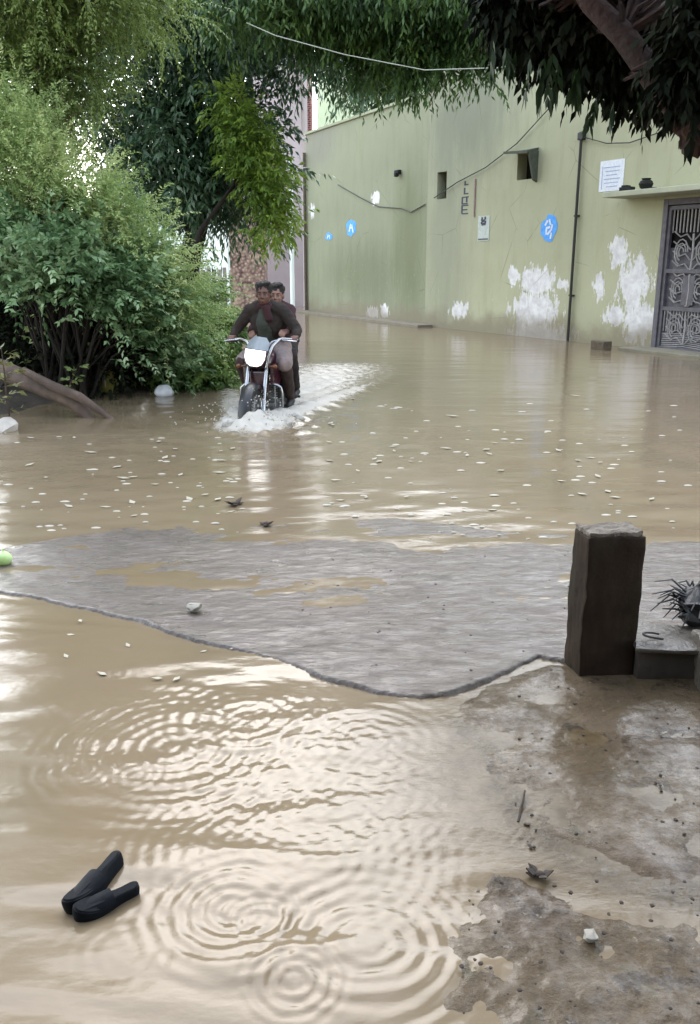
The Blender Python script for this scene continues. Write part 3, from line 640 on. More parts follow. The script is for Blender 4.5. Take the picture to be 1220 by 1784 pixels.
lm_near = leafmat('leaf_near_dark', [(0.005, 0.008, 0.005), (0.009, 0.012, 0.007), (0.014, 0.018, 0.009), (0.020, 0.010, 0.009)], .8, .06, .08)
def E(px, py, Y, rx, rz, ry=None):                           # ellipsoid from photo pixels at distance Y
    c = D(px, py, Y); s = Y/F; return (c.x, c.y, c.z, rx*s, (ry or rx)*s, rz*s)
# tree at the lane's edge (dark, drooping leaves)
b0 = G(322, 560); b0 = Vector((D(322, 500, 16.5).x, 16.5, 0))
tr = [b0+Vector((0, 0, -.3)), D(326, 470, 16.5), D(338, 420, 16.6), D(362, 330, 16.8), D(375, 230, 17), D(380, 90, 17)]
tree('drooping_tree', 'dark green drooping tree with a leaning trunk beside the lane behind the riders', 'tree', b0, tr,
     [E(330, 250, 17, 150, 120), E(440, 300, 16.8, 60, 90), E(460, 380, 16.8, 40, 30), E(250, 130, 17, 140, 120), E(400, 60, 17, 150, 100), E(400, 360, 17, 75, 42), E(530, 30, 16.5, 90, 60), E(400, 180, 16.8, 60, 80), E(290, 330, 17, 40, 60), E(600, 60, 16.5, 40, 40), E(500, 120, 16.5, 40, 30), E(300, -90, 17, 220, 110)],
     640, 14, 7, .17, .055, .36, .42, lm_dark, bark_dark, trad=.24, droop=.4, leafdroop=.45, shell=.3)
# its bright young shoots: a paler sprawling tree in front right
b1 = Vector((D(420, 500, 15.2).x, 15.4, 0))
tree('young_tree', 'slim yellow green tree just behind the riders', 'tree', (D(318, 500, 15.4).x, 15.4, 0),
     [Vector((D(315, 560, 15.4).x, 15.4, -.3)), D(322, 480, 15.4), D(350, 400, 15.6), D(410, 320, 15.5), D(420, 200, 15.4)],
     [E(410, 195, 15.2, 24, 30), E(432, 245, 15.2, 28, 34), E(458, 300, 15.2, 28, 36), E(478, 350, 15.3, 24, 34), E(480, 395, 15.4, 22, 18)],
     105, 10, 7, .13, .045, .22, .28, lm_lime, bark_dark, trad=.06, droop=.3, leafdroop=.3, limb=.015)
# tree standing inside the compound, above the wall
bt = Vector((D(680, 400, 33).x, 33, 0))
tree('courtyard_tree', 'dark teal tree inside the compound whose crown shows over the green wall', 'tree', bt,
     [bt, bt+Vector((.1, 0, 4)), D(680, 150, 33)], [E(672, 130, 33, 66, 60), E(640, 80, 33, 90, 60), E(735, 90, 33, 60, 60)], 170, 10, 7, .30, .08, .6, .7, lm_dark, bark, trad=.3, droop=.4, leafdroop=.4)
# canopy strip along the top: tree whose trunk stands outside on the right of the lane
bs = Vector((7.9, 10.2, 0))
lm_strip = leafmat('leaf_canopy', [(.02, .05, .015), (.04, .09, .025), (.075, .14, .035), (.13, .21, .05)], .45, .3)
tree('lane_tree', 'mid green tree whose long branch spreads across the top of the picture', 'tree', bs,
     [bs+Vector((0, 0, -.2)), bs+Vector((-.2, .2, 3.0)), bs+Vector((-1.2, 1.8, 4.7)), bs+Vector((-2.6, 3.6, 5.3)), D(900, -5, 14.4), D(760, -5, 14.5), D(560, -5, 14.5), D(440, 0, 14.2)],
     [E(800, 55, 14.5, 80, 42), E(720, 70, 14.6, 50, 34), E(660, 30, 14.5, 100, 36), E(540, 22, 14.5, 100, 32), E(440, 10, 14.2, 80, 45), E(860, 20, 14.4, 70, 50), E(820, 125, 14.6, 40, 30), E(745, 100, 14.6, 60, 26), E(635, 95, 14.6, 40, 34), E(700, 120, 14.7, 40, 24), E(760, 5, 14.5, 240, 30)],
     560, 12, 7, .13, .042, .24, .32, lm_strip, bark, trad=.2, droop=.5, leafdroop=.6, limb=.02)
# upper left: yellow-green fine-leaved tree
b2 = Vector((-6.2, 11.5, 0))
tree('fine_leaved_tree', 'light green fine leaved tree at the top left corner', 'tree', b2,
     [b2+Vector((0, 0, -.2)), b2+Vector((.1, 0, 1.6)), D(20, 240, 11.5), D(90, 130, 11.3), D(150, 20, 11.2)],
     [E(60, 80, 11.2, 110, 90), E(150, 20, 11.2, 60, 45), E(20, 190, 11.2, 60, 60), E(270, 10, 11.2, 60, 30), E(60, 200, 11.3, 60, 50), E(90, -40, 11, 200, 50), E(30, 40, 11.2, 60, 60), E(100, 110, 11.2, 70, 40), E(120, 160, 11.3, 50, 50)],
     330, 12, 12, .055, .020, .32, .46, lm_lime if False else leafmat('leaf_fresh_green', [(0.061, 0.090, 0.020), (0.101, 0.152, 0.034), (0.162, 0.224, 0.054), (0.243, 0.305, 0.095)], .5, .3), simple('pale_bark', (.24, .19, .15), (.12, .09, .07), 8, .9, bump=.6, bd=.02), trad=.13, droop=.25, ang=58, pair=True, limb=.022, extra=in_ell(270, [(-4.8, 10, 6.3, 2.4, 2.0, 1.6), E(-40, -120, 11, 150, 90)], .2))
# the big feathery bush mass on the left: several bushes
def bush(label, bpx, bpy, Y, ells, ncl, mat, K=12, ll=.05, lw=.018, crad=.3, slen=.42, droop=.35, seed=0, **k):
    b_ = Vector((D(bpx, 600, Y).x, Y, .1)); stems = []
    t = empty('bush', b_, label=label, cat='bush', group=None)
    sm = MB(); C = in_ell(ncl, ells, .25)
    for i in range(0, ncl, 3):
        c = Vector(C[i])-b_; s = Vector((random.uniform(-.25, .25), random.uniform(-.25, .25), -.1)); mid = s.lerp(c, .5)+Vector((0, 0, .15*c.length))
        sm.tube([s, s.lerp(mid, .5)+Vector((0, 0, .05)), mid, c], [.022, .017, .011, .004], 5, cap=False)
    sm.build('stems', bark_dark, t, smooth=True)
    spc = 12; st = np.repeat(C, spc, axis=0)+rng.normal(size=(ncl*spc, 3))*crad*.5
    cen = np.array([b_.x, b_.y, .4]); out = st-cen; out /= np.linalg.norm(out, axis=1, keepdims=True)
    dr = out*.9+rng.normal(size=st.shape)*.55+np.array([0, 0, .25])
    sprays(st-np.array(b_), dr, rng.uniform(.6, 1.3, len(st))*slen, K, ll, lw, 60, droop, .1, True, mat=mat, name='foliage', parent=t)
    # long arching shoots that break the outline
    if ncl < 100: return t
    sh = C[::3]+rng.normal(size=C[::3].shape)*.1; o3 = sh-cen; o3 /= np.linalg.norm(o3, axis=1, keepdims=True)
    sprays(sh-np.array(b_), o3+np.array([0, -.1, .5])+rng.normal(size=sh.shape)*.3, rng.uniform(.7, 1.3, len(sh))*slen*2.0, K+8, ll*1.1, lw*1.1, 60, .45, .1, True, mat=mat, name='shoots', parent=t)
    return t
bush('feathery pale grey green bush leaning over the left bank, tallest of the bushes', 140, 560, 10.6, [E(20, 240, 10.2, 50, 55), E(70, 290, 10.2, 60, 45), E(130, 345, 10.1, 60, 40), E(190, 400, 10.1, 55, 38), E(245, 455, 10.2, 45, 38), E(290, 510, 10.3, 40, 35), E(330, 560, 10.5, 34, 32), E(30, 350, 10.2, 60, 40)], 200, lm_fine, slen=.5, crad=.28)
bush('bright feathery bush sloping down to the water left of the motorcycle', 300, 610, 11.4, [E(195, 450, 11, 60, 45), E(245, 510, 11.1, 50, 50), E(285, 570, 11.3, 45, 36), E(335, 620, 11.4, 35, 28)], 170, leafmat('leaf_feathery_green', [(0.074, 0.164, 0.050), (0.150, 0.290, 0.078), (0.254, 0.416, 0.129), (0.402, 0.542, 0.206)], .55, .35))
bush('dense dark leafy bush hanging over the hollow in the left bank', 120, 600, 10.2, [E(90, 460, 9.9, 100, 38), E(190, 500, 10, 65, 38), E(20, 430, 9.9, 50, 40), E(240, 570, 10.3, 45, 35), E(290, 625, 10.8, 45, 24)], 160, leafmat('leaf_bluish_green', [(0.060, 0.119, 0.052), (0.122, 0.215, 0.094), (0.216, 0.334, 0.160), (0.406, 0.499, 0.299)], .4, .25), K=7, ll=.085, lw=.04, slen=.36)
bush('brownish dry scrub inside the left bushes under the tall feathery one', 60, 560, 10.9, [E(60, 380, 10.2, 60, 45), E(130, 410, 10.3, 70, 35), E(60, 250, 10.8, 50, 40)], 70, lm_dull)
bush('shaded scrub filling the back of the left bank behind the hollow', 120, 640, 11.6, [E(60, 540, 11.5, 110, 70), E(180, 560, 11.6, 70, 60), E(30, 600, 11.4, 90, 50), E(120, 620, 10.9, 110, 40)], 190, lm_near, K=7, ll=.09, lw=.04)  # near-black leaves put the shade of the hollow into their colour
bush('low leafy weeds at the water edge beside the motorcycle', 350, 660, 11.3, [E(350, 640, 11.2, 55, 22), E(390, 600, 11.6, 22, 45), E(300, 655, 11.0, 30, 12)], 60, lm_mid, K=6, ll=.07, lw=.035, crad=.15, slen=.2)
bush('green shrub in front of the lane between the trunk and the masonry pier', 370, 540, 17.5, [E(360, 540, 18, 40, 35), E(330, 490, 18, 30, 30)], 40, lm_mid, K=6, ll=.10, lw=.04)
# young saplings with large leaves by the log
def sapling(px, py, top, Y, label, s=1.0, n_=16, mat=lm_mid, ll=.11):
    b_ = G(px, py); b_ = Vector((b_.x, b_.y, -.02)); tp = [D(x, y, b_.y-.05) for x, y in top]; t = empty('sapling', b_, label=label, cat='plant')
    pts = [Vector((0, 0, -.1))]+[p-b_ for p in tp]; MB().tube(pts, [.012]+[.008]*(len(pts)-2)+[.003], 6).build('stem', bark, t)
    S, Dd = [], []
    for k in range(n_):
        f = .25+.75*k/(n_-1); q = f*(len(pts)-1); i = min(int(q), len(pts)-2); p = pts[i].lerp(pts[i+1], q-i); a = k*2.4
        S.append(p); Dd.append((math.cos(a), math.sin(a)*.6, .5))
    sprays(np.array(S), np.array(Dd), np.full(n_, .16*s), 3, ll*s, .05*s, 45, .3, .1, True, mat=mat, name='leaves', parent=t)
sapling(38, 690, [(45, 640), (62, 590), (75, 545)], 9, 'young plant with upright light leaves behind the fallen trunk', 1.0, 14, lm_fine)
sapling(118, 700, [(122, 670), (135, 640)], 9, 'small seedling growing beside the fallen trunk', .7, 9, lm_fine)
sapling(22, 742, [(12, 700), (8, 650), (2, 605)], 8, 'dark leafy sapling leaning at the left edge in front of the fallen trunk', 1.0, 16, lm_dull, .10)
# near tree on the right, its limb and dark hanging leaves over the camera
bn = Vector((3.4, 3.2, 0))
ps = [D(1390, 420, 4.0), D(1290, 300, 4.2), D(1205, 215, 4.3), D(1150, 150, 4.35), D(1085, 60, 4.4), D(1030, 5, 4.45), D(960, -110, 4.5), D(820, -300, 4.4)]
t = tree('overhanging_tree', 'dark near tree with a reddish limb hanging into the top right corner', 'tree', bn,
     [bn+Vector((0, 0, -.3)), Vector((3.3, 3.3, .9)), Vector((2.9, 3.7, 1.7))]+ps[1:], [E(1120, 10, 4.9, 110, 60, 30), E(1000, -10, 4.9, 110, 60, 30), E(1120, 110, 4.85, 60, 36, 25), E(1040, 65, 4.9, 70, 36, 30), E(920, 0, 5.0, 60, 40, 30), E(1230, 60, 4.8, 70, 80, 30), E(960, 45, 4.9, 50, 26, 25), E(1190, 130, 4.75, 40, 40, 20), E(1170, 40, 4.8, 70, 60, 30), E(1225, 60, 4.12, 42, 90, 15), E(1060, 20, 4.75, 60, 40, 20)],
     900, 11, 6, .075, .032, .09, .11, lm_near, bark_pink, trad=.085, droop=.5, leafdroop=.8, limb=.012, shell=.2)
# unseen upper crown added above the frame to shade the foreground
st_ = in_ell(240, [(1.2, .2, 5.4, 3.6, 2.2, 1.0), (3.6, 2.6, 4.6, 1.6, 1.8, 1.2), (-2.6, .4, 5.6, 2.0, 1.6, .9)], .1)
cr = np.repeat(st_, 12, axis=0)+rng.normal(size=(len(st_)*12, 3))*.25
sprays(cr-np.array(bn), rng.normal(size=cr.shape)+np.array([0, 0, -.2]), rng.uniform(.3, .6, len(cr)), 7, .16, .06, 50, .5, .4, False, mat=lm_near, name='shading_crown', parent=t)
b = MB()
top = Vector(ps[6])-bn
for c in st_[::16]:
    c = Vector(c)-bn; b.tube([top, top.lerp(c, .5)+Vector((0, 0, .5)), c], [.06, .035, .01], 6)
b.build('limb', bark_pink, t, smooth=True)
# lumpy dark hanging cluster at the very right, ends of the limb
b = MB()
for k, (px, py, r) in enumerate([(1200, 225, .055), (1212, 255, .045), (1195, 240, .035), (1185, 205, .05), (1222, 215, .07)]):
    b.sph(D(px, py, 4.28)-bn, (r, r, r*1.15), 14)
b.jitter(.03, 20, 5); b.build('dead_leaf_clump', simple('dead_leaves', (.09, .045, .03), (.03, .018, .015), 20, .9, bump=.8), t)
# hanging leaves at the fringe (nearest, largest)
S, Dd, Ls = [], [], []
for (px, py, l) in [(950, 110, .20), (975, 120, .19), (1000, 130, .16), (900, 100, .14), (880, 95, .12), (925, 110, .2), (1040, 185, .12), (1070, 190, .1), (1110, 170, .12), (1010, 130, .12), (860, 80, .16), (940, 120, .2), (965, 100, .22)]:
    S.append(D(px, py-18, 4.6)-bn); Dd.append((random.uniform(-.3, .3), random.uniform(-.2, .2), -1)); Ls.append(l)
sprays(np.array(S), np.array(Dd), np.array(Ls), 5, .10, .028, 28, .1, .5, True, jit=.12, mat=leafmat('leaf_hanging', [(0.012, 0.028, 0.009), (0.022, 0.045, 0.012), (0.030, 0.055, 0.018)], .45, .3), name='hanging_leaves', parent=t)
# ================================================================ motorcycle and riders
CH_ = simple('chrome', (.42, .43, .45), (.30, .30, .32), 10, .22, metal=1, bump=0)
m_maroon = simple('dark_maroon_paint', (.055, .012, .022), (.03, .008, .014), 5, .25, bump=0, coat=.6)
m_blk = simple('black_paint', (.016, .016, .018), (.01, .01, .012), 8, .35, bump=.1)
m_tyre = simple('tyre_rubber', (.018, .018, .019), (.012, .012, .012), 30, .6, bump=.4)
m_alu = simple('engine_alloy', (.32, .32, .33), (.12, .12, .12), 14, .4, metal=.7)
m_lamp = emis('headlamp_glow', (1, .98, .95), .8)
m_visor = simple('grey_visor', (.24, .27, .29), (.17, .19, .21), 6, .15, bump=0, coat=.5)
m_amber = simple('amber_lens', (.16, .05, .012), None, 10, .25)
GZ = -.29
fw = G(441, 731); YAW = R(-10)
bike = empty('motorcycle', (fw.x-math.sin(YAW)*-.0, fw.y, GZ), YAW, label='dark maroon motorcycle with a bright headlamp ploughing through the flood with two riders', cat='motorcycle')
rm = Matrix.Rotation(YAW, 3, 'Z'); bike.location = Vector((fw.x, fw.y, GZ))-rm @ Vector((0, -.64, 0))
def wheel(y):
    e = empty('wheel', (0, y, .30)); e.parent = bike; M = Matrix.Rotation(R(90), 4, 'Y')
    b = MB(); b.lathe([(.235, -.035), (.262, -.048), (.288, -.044), (.303, -.022), (.306, 0), (.303, .022), (.288, .044), (.262, .048), (.235, .035), (.228, 0)], 40, M, closed=True); b.build('tyre', m_tyre, e, smooth=True)
    b = MB(); b.lathe([(.215, -.03), (.24, -.033), (.24, .033), (.215, .03)], 36, M, closed=True); b.lathe([(.045, -.06), (.045, .06)], 16, M)
    for k in range(6):
        a = k*math.pi/3; d = Vector((0, math.cos(a), math.sin(a))); b.tube([d*.03, d*.12+d.cross(Vector((1, 0, 0)))*.015, d*.225], [.018, .012, .014], 6)
    b.build('rim', m_alu, e); b = MB(); b.lathe([(.05, .062), (.12, .062), (.12, .068), (.05, .068)], 28, M, closed=True); b.build('brake_disc', CH_, e)
wheel(-.64); wheel(.63)
for s in (-1, 1):
    b = MB(); b.tube([(s*.095, -.64, .30), (s*.095, -.56, .47)], .030, 12); b.tube([(s*.095, -.565, .46), (s*.095, -.37, .92)], .021, 12); b.build('fork', CH_, bike, smooth=True)
b = MB(); rg = []
for k in range(15):
    a = R(-8+k*9.5); rr = .335; c = Vector((0, -.64-math.cos(a)*rr, .30+math.sin(a)*rr)); nn = Vector((0, -math.cos(a), math.sin(a)))
    rg.append([c+Vector((x, 0, 0))+nn*h_ for x, h_ in ((-.062, -.035), (-.058, .0), (-.03, .018), (0, .023), (.03, .018), (.058, 0), (.062, -.035), (.05, -.03), (0, .012), (-.05, -.03))])
b.loft(rg); b.build('front_fender', m_blk, bike, smooth=True)
# triple clamp, frame, downtube
b = MB(); b.box((0, -.41, .80), (.26, .07, .04), bev=.008); b.box((0, -.37, .92), (.24, .07, .035), bev=.008); b.tube([(0, -.36, .90), (0, -.30, .62), (0, -.16, .26), (0, .15, .24)], .022, 8); b.tube([(0, -.34, .84), (0, .1, .72), (0, .55, .70), (0, .80, .76)], .022, 8)
for s in (-1, 1): b.tube([(s*.05, .1, .30), (s*.10, .40, .30), (s*.11, .63, .30)], .018, 8); b.tube([(s*.05, .3, .68), (s*.11, .63, .32)], .012, 8)
b.build('frame', m_blk, bike, smooth=True)
# engine with cooling fins
b = MB(); b.box((0, -.02, .30), (.24, .34, .20), bev=.04); b.lathe([(.09, -.15), (.10, -.13), (.10, .13), (.09, .15)], 20, Matrix.Translation((0, .04, .29)) @ Matrix.Rotation(R(90), 4, 'Y')); b.box((0, -.10, .50), (.13, .14, .22), bev=.02)
for k in range(7): b.box((0, -.10, .42+k*.027), (.19, .19, .010), bev=.003)
b.build('engine', m_alu, bike)
# tank with shrouds
rg = []
for (y, w_, z0, z1) in [(-.34, .06, .76, .86), (-.31, .12, .70, .92), (-.22, .155, .66, .96), (-.10, .16, .66, .965), (.02, .13, .68, .93), (.12, .09, .70, .86), (.14, .05, .73, .82)]:
    rg.append([Vector((math.cos(a)*w_, y, (z0+z1)/2+math.sin(a)*(z1-z0)/2)) for a in [2*math.pi*k/16 for k in range(16)]])
b = MB(); b.loft(rg); tank = b.build('fuel_tank', m_maroon, bike, sub=1); MB().lathe([(.035, 0), (.038, .012), (.03, .018)], 16, Matrix.Translation((0, -.12, .962))).build('filler_cap', CH_, tank)
for s in (-1, 1):
    b = MB(); b.prism([(s*.13, -.40, .80), (s*.16, -.18, .84), (s*.15, -.10, .70), (s*.14, -.26, .56), (s*.12, -.40, .62)], (s*.03, 0, 0)); b.build('tank_shroud', m_maroon, bike)
    b = MB(); b.prism([(s*.11, .14, .72), (s*.13, .50, .74), (s*.12, .42, .52), (s*.11, .18, .50)], (s*.02, 0, 0)); b.build('side_panel', m_maroon, bike)
b = MB(); b.box((0, -.36, .63), (.20, .05, .22), bev=.015); b.build('front_panel', m_maroon, bike)
rg = []
for (y, w_, z0, z1) in [(.08, .08, .78, .84), (.14, .12, .77, .86), (.30, .14, .77, .855), (.42, .13, .78, .88), (.70, .12, .80, .90), (.80, .08, .82, .89)]:
    rg.append([Vector((math.cos(a)*w_, y, (z0+z1)/2+math.sin(a)*(z1-z0)/2)) for a in [2*math.pi*k/12 for k in range(12)]])
MB().loft(rg).build('seat', m_tyre, bike, sub=1)
b = MB()
for k in range(10):
    pass
rg = []
for k in range(12):
    a = R(20+k*11); rr = .35; c = Vector((0, .63+math.cos(a)*rr, .30+math.sin(a)*rr)); nn = Vector((0, math.cos(a), math.sin(a)))
    rg.append([c+Vector((x, 0, 0))+nn*h_ for x, h_ in ((-.07, -.03), (-.06, .01), (0, .02), (.06, .01), (.07, -.03), (0, .005))])
b.loft(rg); b.build('rear_fender', m_blk, bike, smooth=True)
# headlamp cowl + visor + lens: shield shape
def shield(w1, w2, w3, h, cx=0):      # outline points in x,z
    return [(-w1/2, h/2), (w1/2, h/2), (w2/2, 0), (w3/2, -h*.36), (w3*.22, -h/2), (-w3*.22, -h/2), (-w3/2, -h*.36), (-w2/2, 0)]
HC = Vector((-.005, -.50, .885)); tilt = Matrix.Rotation(R(-9), 3, 'X') @ Matrix.Rotation(R(7), 3, 'Y')
def shl(sc_, y, w=(.20, .195, .145), h=.15, dz=0): return [HC+tilt @ Vector((x*sc_, y, z*sc_+dz)) for x, z in shield(*w, h)]
b = MB(); b.loft([shl(1.14, .0), shl(1.22, .03), shl(1.2, .09), shl(.8, .15)]); cowl = b.build('headlamp_cowl', m_maroon, bike)
b = MB(); b.loft([shl(.8, -.030), shl(1.0, -.012), shl(1.08, .004)]); b.build('headlamp', m_lamp, bike)
b = MB(); rg = []
for k in range(6):
    f = k/5; hw_ = .115-.012*f-(.04*max(0, f-.6)/.4); z = .085+f*.135; y = .0+f*.10
    rg.append([HC+tilt @ Vector((x, y+x*x*3.2+o_, z)) for x, o_ in [(hw_*q, 0) for q in (-1, -.6, -.2, .2, .6, 1)]+[(hw_*q, .012) for q in (1, .6, .2, -.2, -.6, -1)]])
b.loft(rg); b.build('visor', m_visor, bike, smooth=True)
# handlebar
b = MB(); b.tube([(-.37, -.20, 1.035), (-.22, -.25, 1.055), (-.13, -.32, 1.03), (-.07, -.37, .95), (0, -.38, .94), (.07, -.37, .95), (.13, -.33, 1.03), (.22, -.26, 1.06), (.37, -.21, 1.045)], .0135, 10)
b.tube([(.105, -.47, .79), (.125, -.46, .90), (.16, -.42, 1.0), (.21, -.33, 1.06)], .017, 10)
hb = b.build('handlebar', CH_, bike, smooth=True)
for s in (-1, 1):
    MB().tube([(s*.26, -.238, 1.045+.005*s), (s*.385, -.195, 1.037+.005*s)], .020, 12).build('grip', m_tyre, hb, smooth=True)
    MB().tube([(s*.23, -.29, 1.05), (s*.30, -.315, 1.045), (s*.38, -.29, 1.035)], .008, 8).build('lever', CH_, hb, smooth=True)
    b = MB(); b.tube([(s*.11, -.44, .80), (s*.17, -.45, .80)], .009, 8); b.sph((s*.19, -.455, .80), (.028, .024, .022), 12); b.build('indicator', m_amber, bike, smooth=True)
# crash guard hoops
for s in (-1, 1):
    w_ = .235 if s > 0 else .20
    pts = [(s*.03, -.30, .60), (s*.10, -.36, .615), (s*(w_-.045), -.37, .605), (s*(w_-.01), -.37, .575), (s*w_, -.365, .53), (s*w_, -.35, .40), (s*(w_-.03), -.32, .31), (s*.06, -.24, .27)]
    b = MB(); b.tube(pts, .0155, 10); b.tube([(s*.16, -.37, .60), (s*.15, -.34, .30)], .008, 6); b.build('crash_guard', CH_, bike, smooth=True)
    b = MB(); b.box((s*.20, .06, .33), (.12, .035, .025), bev=.008); b.build('footpeg', m_tyre, bike)
    b = MB(); b.box((s*.19, .40, .38), (.11, .035, .025), bev=.008); b.build('footpeg', m_tyre, bike)
    b = MB(); b.tube([(s*.125, .62, .34), (s*.12, .50, .72)], .014, 8)
    for k in range(9): f = k/9+.05; b.lathe([(.024, -.004), (.028, 0), (.024, .004)], 10, Matrix.Translation((s*(.125-.005*f), .62-.12*f*.8, .36+.30*f)))
    b.build('shock_absorber', CH_, bike)
b = MB(); b.tube([(-.06, -.18, .50), (-.09, -.26, .40), (-.11, -.14, .24), (-.13, .2, .24), (-.15, .5, .30), (-.16, .78, .36)], [.018, .018, .018, .03, .042, .042], 12); b.build('exhaust', CH_, bike, smooth=True)
b = MB(); b.box((0, .84, .80), (.14, .06, .07), bev=.015); b.build('tail_lamp', simple('red_lens', (.4, .02, .02), None, 10, .3), bike)

# ---------------------------------------------------------------- people
def capsules(segs, balls=(), vox=.007, smooth=6, name='x'):
    """segs: (p, q, rp, rq); balls: (c, (rx, ry, rz), rotation) -> one fused surface"""
    b = MB()
    for p, q, rp, rq in segs:
        p, q = Vector(p), Vector(q); b.tube([p, p.lerp(q, .5), q], [rp, (rp+rq)/2, rq], 14); b.sph(p, rp, 14); b.sph(q, rq, 14)
    for c, r, *ro in balls: b.sph(Vector(c), r, 22, ro[0] if ro else None)
    me = b.mesh('tmp'); o = bpy.data.objects.new('tmp', me); col.objects.link(o)
    m = o.modifiers.new('r', 'REMESH'); m.mode = 'VOXEL'; m.voxel_size = vox; m.adaptivity = 0
    s = o.modifiers.new('s', 'SMOOTH'); s.iterations = smooth; s.factor = .5
    dg = bpy.context.evaluated_depsgraph_get(); me2 = bpy.data.meshes.new_from_object(o.evaluated_get(dg)); me2.name = name
    bpy.data.objects.remove(o); bpy.data.meshes.remove(me); return me2
def folds(me, amp, sc_, seed):
    from mathutils import noise
    for v in me.vertices:
        p = v.co*sc_+Vector((seed, seed, 0)); v.co += v.normal*amp*(noise.noise(Vector((p.x, p.y, p.z*.45)))+.5*noise.noise(p*2.3))
def hand(wr, fwd, up, side, curl=1.0):
    """palm + four fingers curled round a bar + thumb from the side; side = direction from little finger to index finger"""
    wr, f, u, s = Vector(wr), Vector(fwd).normalized(), Vector(up).normalized(), Vector(side).normalized(); sg, bl = [], []
    for k, (o_, L) in enumerate([(.030, .9), (.010, 1.0), (-.010, .95), (-.029, .75)]):      # index .. little
        a = wr+f*.02+s*o_*.7; kn = wr+f*.085+s*o_+u*.008; sg.append((a, kn, .014, .0105))
        m1 = kn+f*.030*L-u*.022*curl; m2 = m1-u*.026*L-f*.004; m3 = m2-f*.020*L*curl-u*.006; sg += [(kn, m1, .0100, .0092), (m1, m2, .0092, .0085), (m2, m3, .0085, .0075)]
    t0 = wr+f*.022+s*.024; t1 = t0+f*.028+s*.018-u*.018; t2 = t1+f*.026-u*.016-s*.002; sg += [(t0, t1, .013, .0115), (t1, t2, .0110, .0090)]
    return sg
def head(c, fw_, tilt_=0, r=.1):
    """face towards fw_ (in the xy plane); returns balls and segs for a head centred at c"""
    c = Vector(c); f = Vector(fw_).normalized(); s = Vector((0, 0, 1)).cross(f).normalized(); u = f.cross(s); rot = Matrix((s, f, u)).transposed()
    P_ = lambda x, y, z: c+s*x+f*y+u*z
    bl = [(P_(0, -.012, .028), (.076, .094, .088), rot), (P_(0, .022, -.035), (.060, .070, .075), rot), (P_(0, .048, -.085), (.030, .028, .022), rot), (P_(.077, -.005, -.012), (.010, .018, .030), rot), (P_(-.077, -.005, -.012), (.010, .018, .030), rot),
          (P_(.034, .066, -.032), (.022, .018, .020), rot), (P_(-.034, .066, -.032), (.022, .018, .020), rot), (P_(0, .082, .026), (.048, .012, .010), rot), (P_(0, .088, -.064), (.022, .010, .0055), rot), (P_(0, .086, -.074), (.019, .010, .006), rot)]
    sg = [(P_(0, .086, .012), P_(0, .108, -.030), .008, .0125), (P_(.012, .094, -.034), P_(-.012, .094, -.034), .009, .009)]
    return bl, sg, P_, rot
skin = simple('brown_skin', (.13, .060, .045), (.10, .045, .033), 10, .5, bump=.1)
skin2 = simple('lighter_brown_skin', (.24, .13, .10), (.19, .10, .075), 10, .5, bump=.1)
hairm = simple('black_hair', (.022, .016, .014), (.010, .008, .008), 60, .5, bump=.9, bd=.01)
eyew = simple('eye_white', (.16, .14, .13), None, 10, .3); eyed = simple('eye_dark', (.02, .012, .01), None, 10, .2)
def person(label, J, skin_m, hand_args, face, parts, loc):
    """J joints in the motorcycle's own frame"""
    t = empty('person', (0, 0, 0), label=label, cat='person'); t.location = bike.location; t.rotation_euler = bike.rotation_euler
    hb_, hs, P_, rot = head(J['head'], face)
    sg = [(J['neck'], Vector(J['head'])+Vector((0, .0, -.03)), .055, .052), (J['chest'], J['neck'], .115, .062), (J['belly'], J['chest'], .118, .128), (J['pelvis'], J['belly'], .132, .118)]
    bl = [(J['chest'], (.165, .105, .15), None or Matrix.Identity(3)), (J['pelvis'], (.165, .13, .11), Matrix.Identity(3))]+hb_
    sg += hs
    for k in 'LR':
        sg += [(J['neck'], J['sh'+k], .062, .058), (J['sh'+k], J['el'+k], .053, .040), (J['el'+k], J['wr'+k], .039, .027)]
        sg += [(J['hip'+k], J['kn'+k], .088, .056), (J['kn'+k], J['an'+k], .055, .036)]
        an, to = Vector(J['an'+k]), Vector(J['toe'+k]); sg += [(an, an+(an-to)*.22+Vector((0, 0, -.03)), .036, .032), (an+Vector((0, 0, -.03)), to, .034, .024)]
        sg += hand(J['wr'+k], *hand_args[k])
    body = link('body', capsules(sg, bl, .0072, 4, 'body'), skin_m, t, smooth=True)
    # hair: cap with tufts
    b2 = [(P_(0, -.020, .045), (.084, .096, .086), rot), (P_(0, .048, .098), (.058, .036, .022), rot), (P_(.03, .03, .108), (.045, .05, .022), rot), (P_(-.05, -.01, .07), (.040, .07, .05), rot), (P_(.05, -.01, .07), (.040, .07, .05), rot), (P_(0, -.06, -.01), (.066, .05, .07), rot)]
    me = capsules([], b2, .007, 2, 'hair'); folds(me, .014, 34, 3); link('hair', me, hairm, t, smooth=True)
    for s in (-1, 1):
        ew = MB().sph(P_(s*.031, .082, -.002), (.0115, .008, .006), 12, rot).build('eye', eyew, t, smooth=True)
        MB().sph(P_(s*.031, .0885, -.002), (.0055, .004, .0055), 10, rot).build('iris', eyed, ew, smooth=True)
        MB().sph(P_(s*.032, .090, .020), (.018, .007, .004), 12, rot).build('eyebrow', eyed, t, smooth=True)
    for nm, segs, balls, mat, amp in parts:
        me = capsules(segs, balls, .012, 4, nm); folds(me, amp, 16, len(nm)); link(nm, me, mat, t, smooth=True)
    return t
V = Vector
